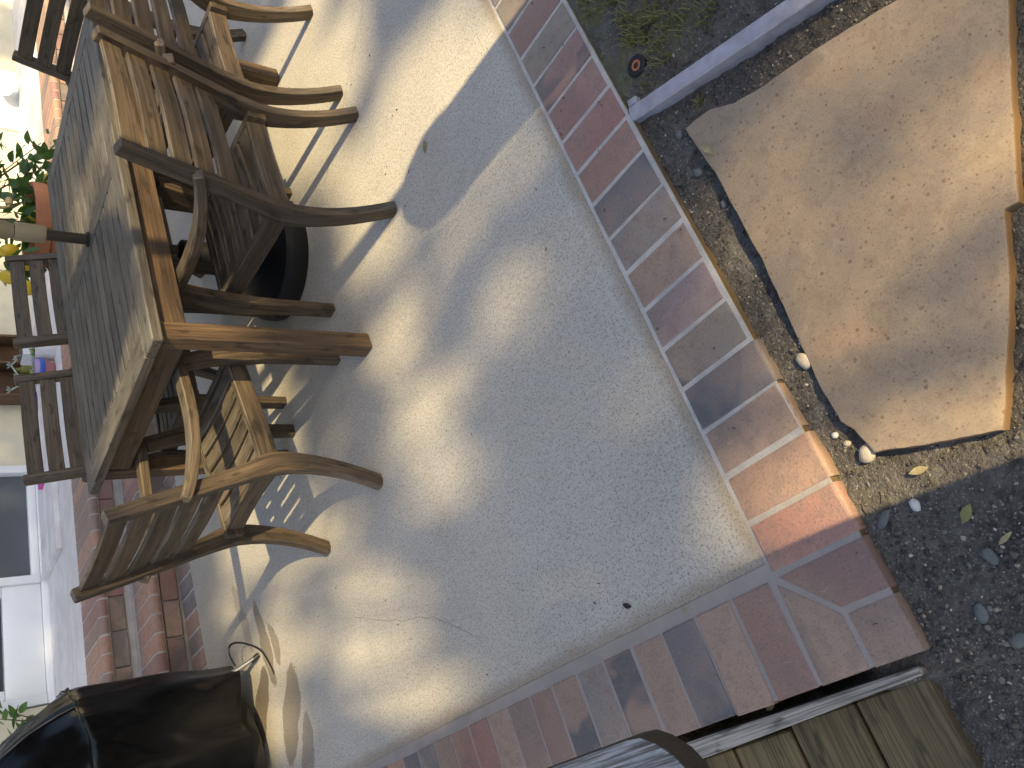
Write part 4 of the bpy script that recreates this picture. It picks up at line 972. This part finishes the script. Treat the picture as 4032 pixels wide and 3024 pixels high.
# unseen round head on a stem, added only to throw shade on the table
def proj_back(xg, yg, X): return Vector((X, yg + (X - xg) * TAN, (X - xg) / COT * 1.0 / math.cos(SUN_AZ)))
tc = proj_back(-2.62, 1.62, 2.1)
tp = empty('table_shade_caster', (tc.x, tc.y, -.07), label='unseen round headed shade caster added behind the viewer to darken the table', cat='table_shade_caster')
bm = bmesh.new(); bmesh.ops.create_icosphere(bm, subdivisions=4, radius=1.0)
for v in bm.verts:
    k_ = 1 + .05 * mn.noise(v.co * 3) + .02 * mn.noise(v.co * 14); v.co = Vector((v.co.x * .3, v.co.y * .36, v.co.z * .47)) * k_ * (1 - .22 * max(0, -v.co.z))
me = bpy.data.meshes.new('head'); bm.to_mesh(me); bm.free(); me.materials.append(M['treeleaf']); link('head', me, tp, (0, 0, tc.z + .07))
link('stem', tube_mesh('stem', [(0, 0, 0), (0, 0, tc.z)], .035, M['bark'], 10), tp)
dc = proj_back(-0.60, 1.40, 1.45)  # added domed shape, out of view, sized to cast the rounded patio shadow
dm_ = empty('round_shade_caster', (dc.x, dc.y, -.07), label='unseen domed shade caster added to throw the rounded shadow on the patio', cat='shade_caster')
link('shaft', lathe_mesh('shaft', [(.17, 0), (.17, .08), (.145, .1), (.14, dc.z - .10), (.145, dc.z - .09)], M['palestone'], 32), dm_)
link('dome', lathe_mesh('dome', [(.15, dc.z - .089), (.15, dc.z - .05), (.125, dc.z + .01), (.09, dc.z + .045), (.05, dc.z + .065), (.01, dc.z + .07)], M['palestone'], 32), dm_)

# the photographer, standing behind the camera
def person():
    t = empty('person', (1.18, -0.275, -.05), label='person in dark clothes standing behind the camera holding a phone', cat='person')
    J = {'pel': (0, 0, .95, .15), 'bel': (0, 0, 1.10, .14), 'che': (.01, 0, 1.28, .155), 'nec': (0, 0, 1.47, .055), 'hd0': (-.03, 0, 1.56, .075), 'hd1': (-.03, 0, 1.66, .095), 'hd2': (-.02, 0, 1.735, .06),
         'shl': (0, -.18, 1.41, .06), 'ell': (-.10, -.22, 1.18, .045), 'wrl': (-.115, -.02, 1.24, .028), 'shr': (0, .18, 1.41, .06), 'elr': (-.06, .21, 1.18, .045), 'wrr': (-.115, .15, 1.24, .028),
         'hil': (0, -.09, .88, .095), 'knl': (-.02, -.11, .50, .065), 'anl': (.02, -.12, .09, .042), 'tol': (-.15, -.13, .035, .04), 'hir': (0, .09, .88, .095), 'knr': (-.02, .11, .50, .065), 'anr': (.02, .12, .09, .042), 'tor': (-.15, .13, .035, .04)}
    names = list(J); idx = {n_: i for i, n_ in enumerate(names)}
    E_ = [('pel', 'bel'), ('bel', 'che'), ('che', 'nec'), ('nec', 'hd0'), ('hd0', 'hd1'), ('hd1', 'hd2'), ('che', 'shl'), ('shl', 'ell'), ('ell', 'wrl'), ('che', 'shr'), ('shr', 'elr'), ('elr', 'wrr'), ('pel', 'hil'), ('hil', 'knl'), ('knl', 'anl'), ('anl', 'tol'), ('pel', 'hir'), ('hir', 'knr'), ('knr', 'anr'), ('anr', 'tor')]
    me = bpy.data.meshes.new('body'); me.from_pydata([J[n_][:3] for n_ in names], [(idx[a], idx[b]) for a, b in E_], []); me.update()
    o = link('body', me, t); o.modifiers.new('skin', 'SKIN')
    for i, n_ in enumerate(names):
        sv = me.skin_vertices[0].data[i]; r = J[n_][3]; sv.radius = (r, r); sv.use_root = (n_ == 'pel')
    ss = o.modifiers.new('sub', 'SUBSURF'); ss.levels = 1; ss.render_levels = 2
    me.materials.append(mat_simple('dark_clothes', (0.03, 0.035, 0.05), 0.9, .2, 10, .2))
    skin_ = mat_simple('skin', (0.42, 0.25, 0.17), .5, .08, 12, .1)
    for s, base in ((-1, Vector(J['wrl'][:3])), (1, Vector(J['wrr'][:3]))):
        for f_ in range(5):
            off = Vector((-.02, s * -.012 * 0, .02 * (f_ - 1.5) * .9)); L_ = (.05, .075, .08, .074, .06)[f_]
            a_ = base + off + Vector((-.02, 0, 0)); b_ = a_ + Vector((-L_ * .55, -s * .015, .004)); c_ = b_ + Vector((-L_ * .25, -s * .03, 0))
            link('finger', tube_mesh('finger', [base, a_, b_, c_], [.016, .010, .009, .007], skin_, 8), o)
person()
ph = empty('phone', (0, 0, 0), label='phone held up behind the lens', cat='phone')
pb = link('phone_body', box_mesh('phone_body', -.03, .118, -.06, .012, .066, .074, M['black'], .004), ph); ph.matrix_world = CM
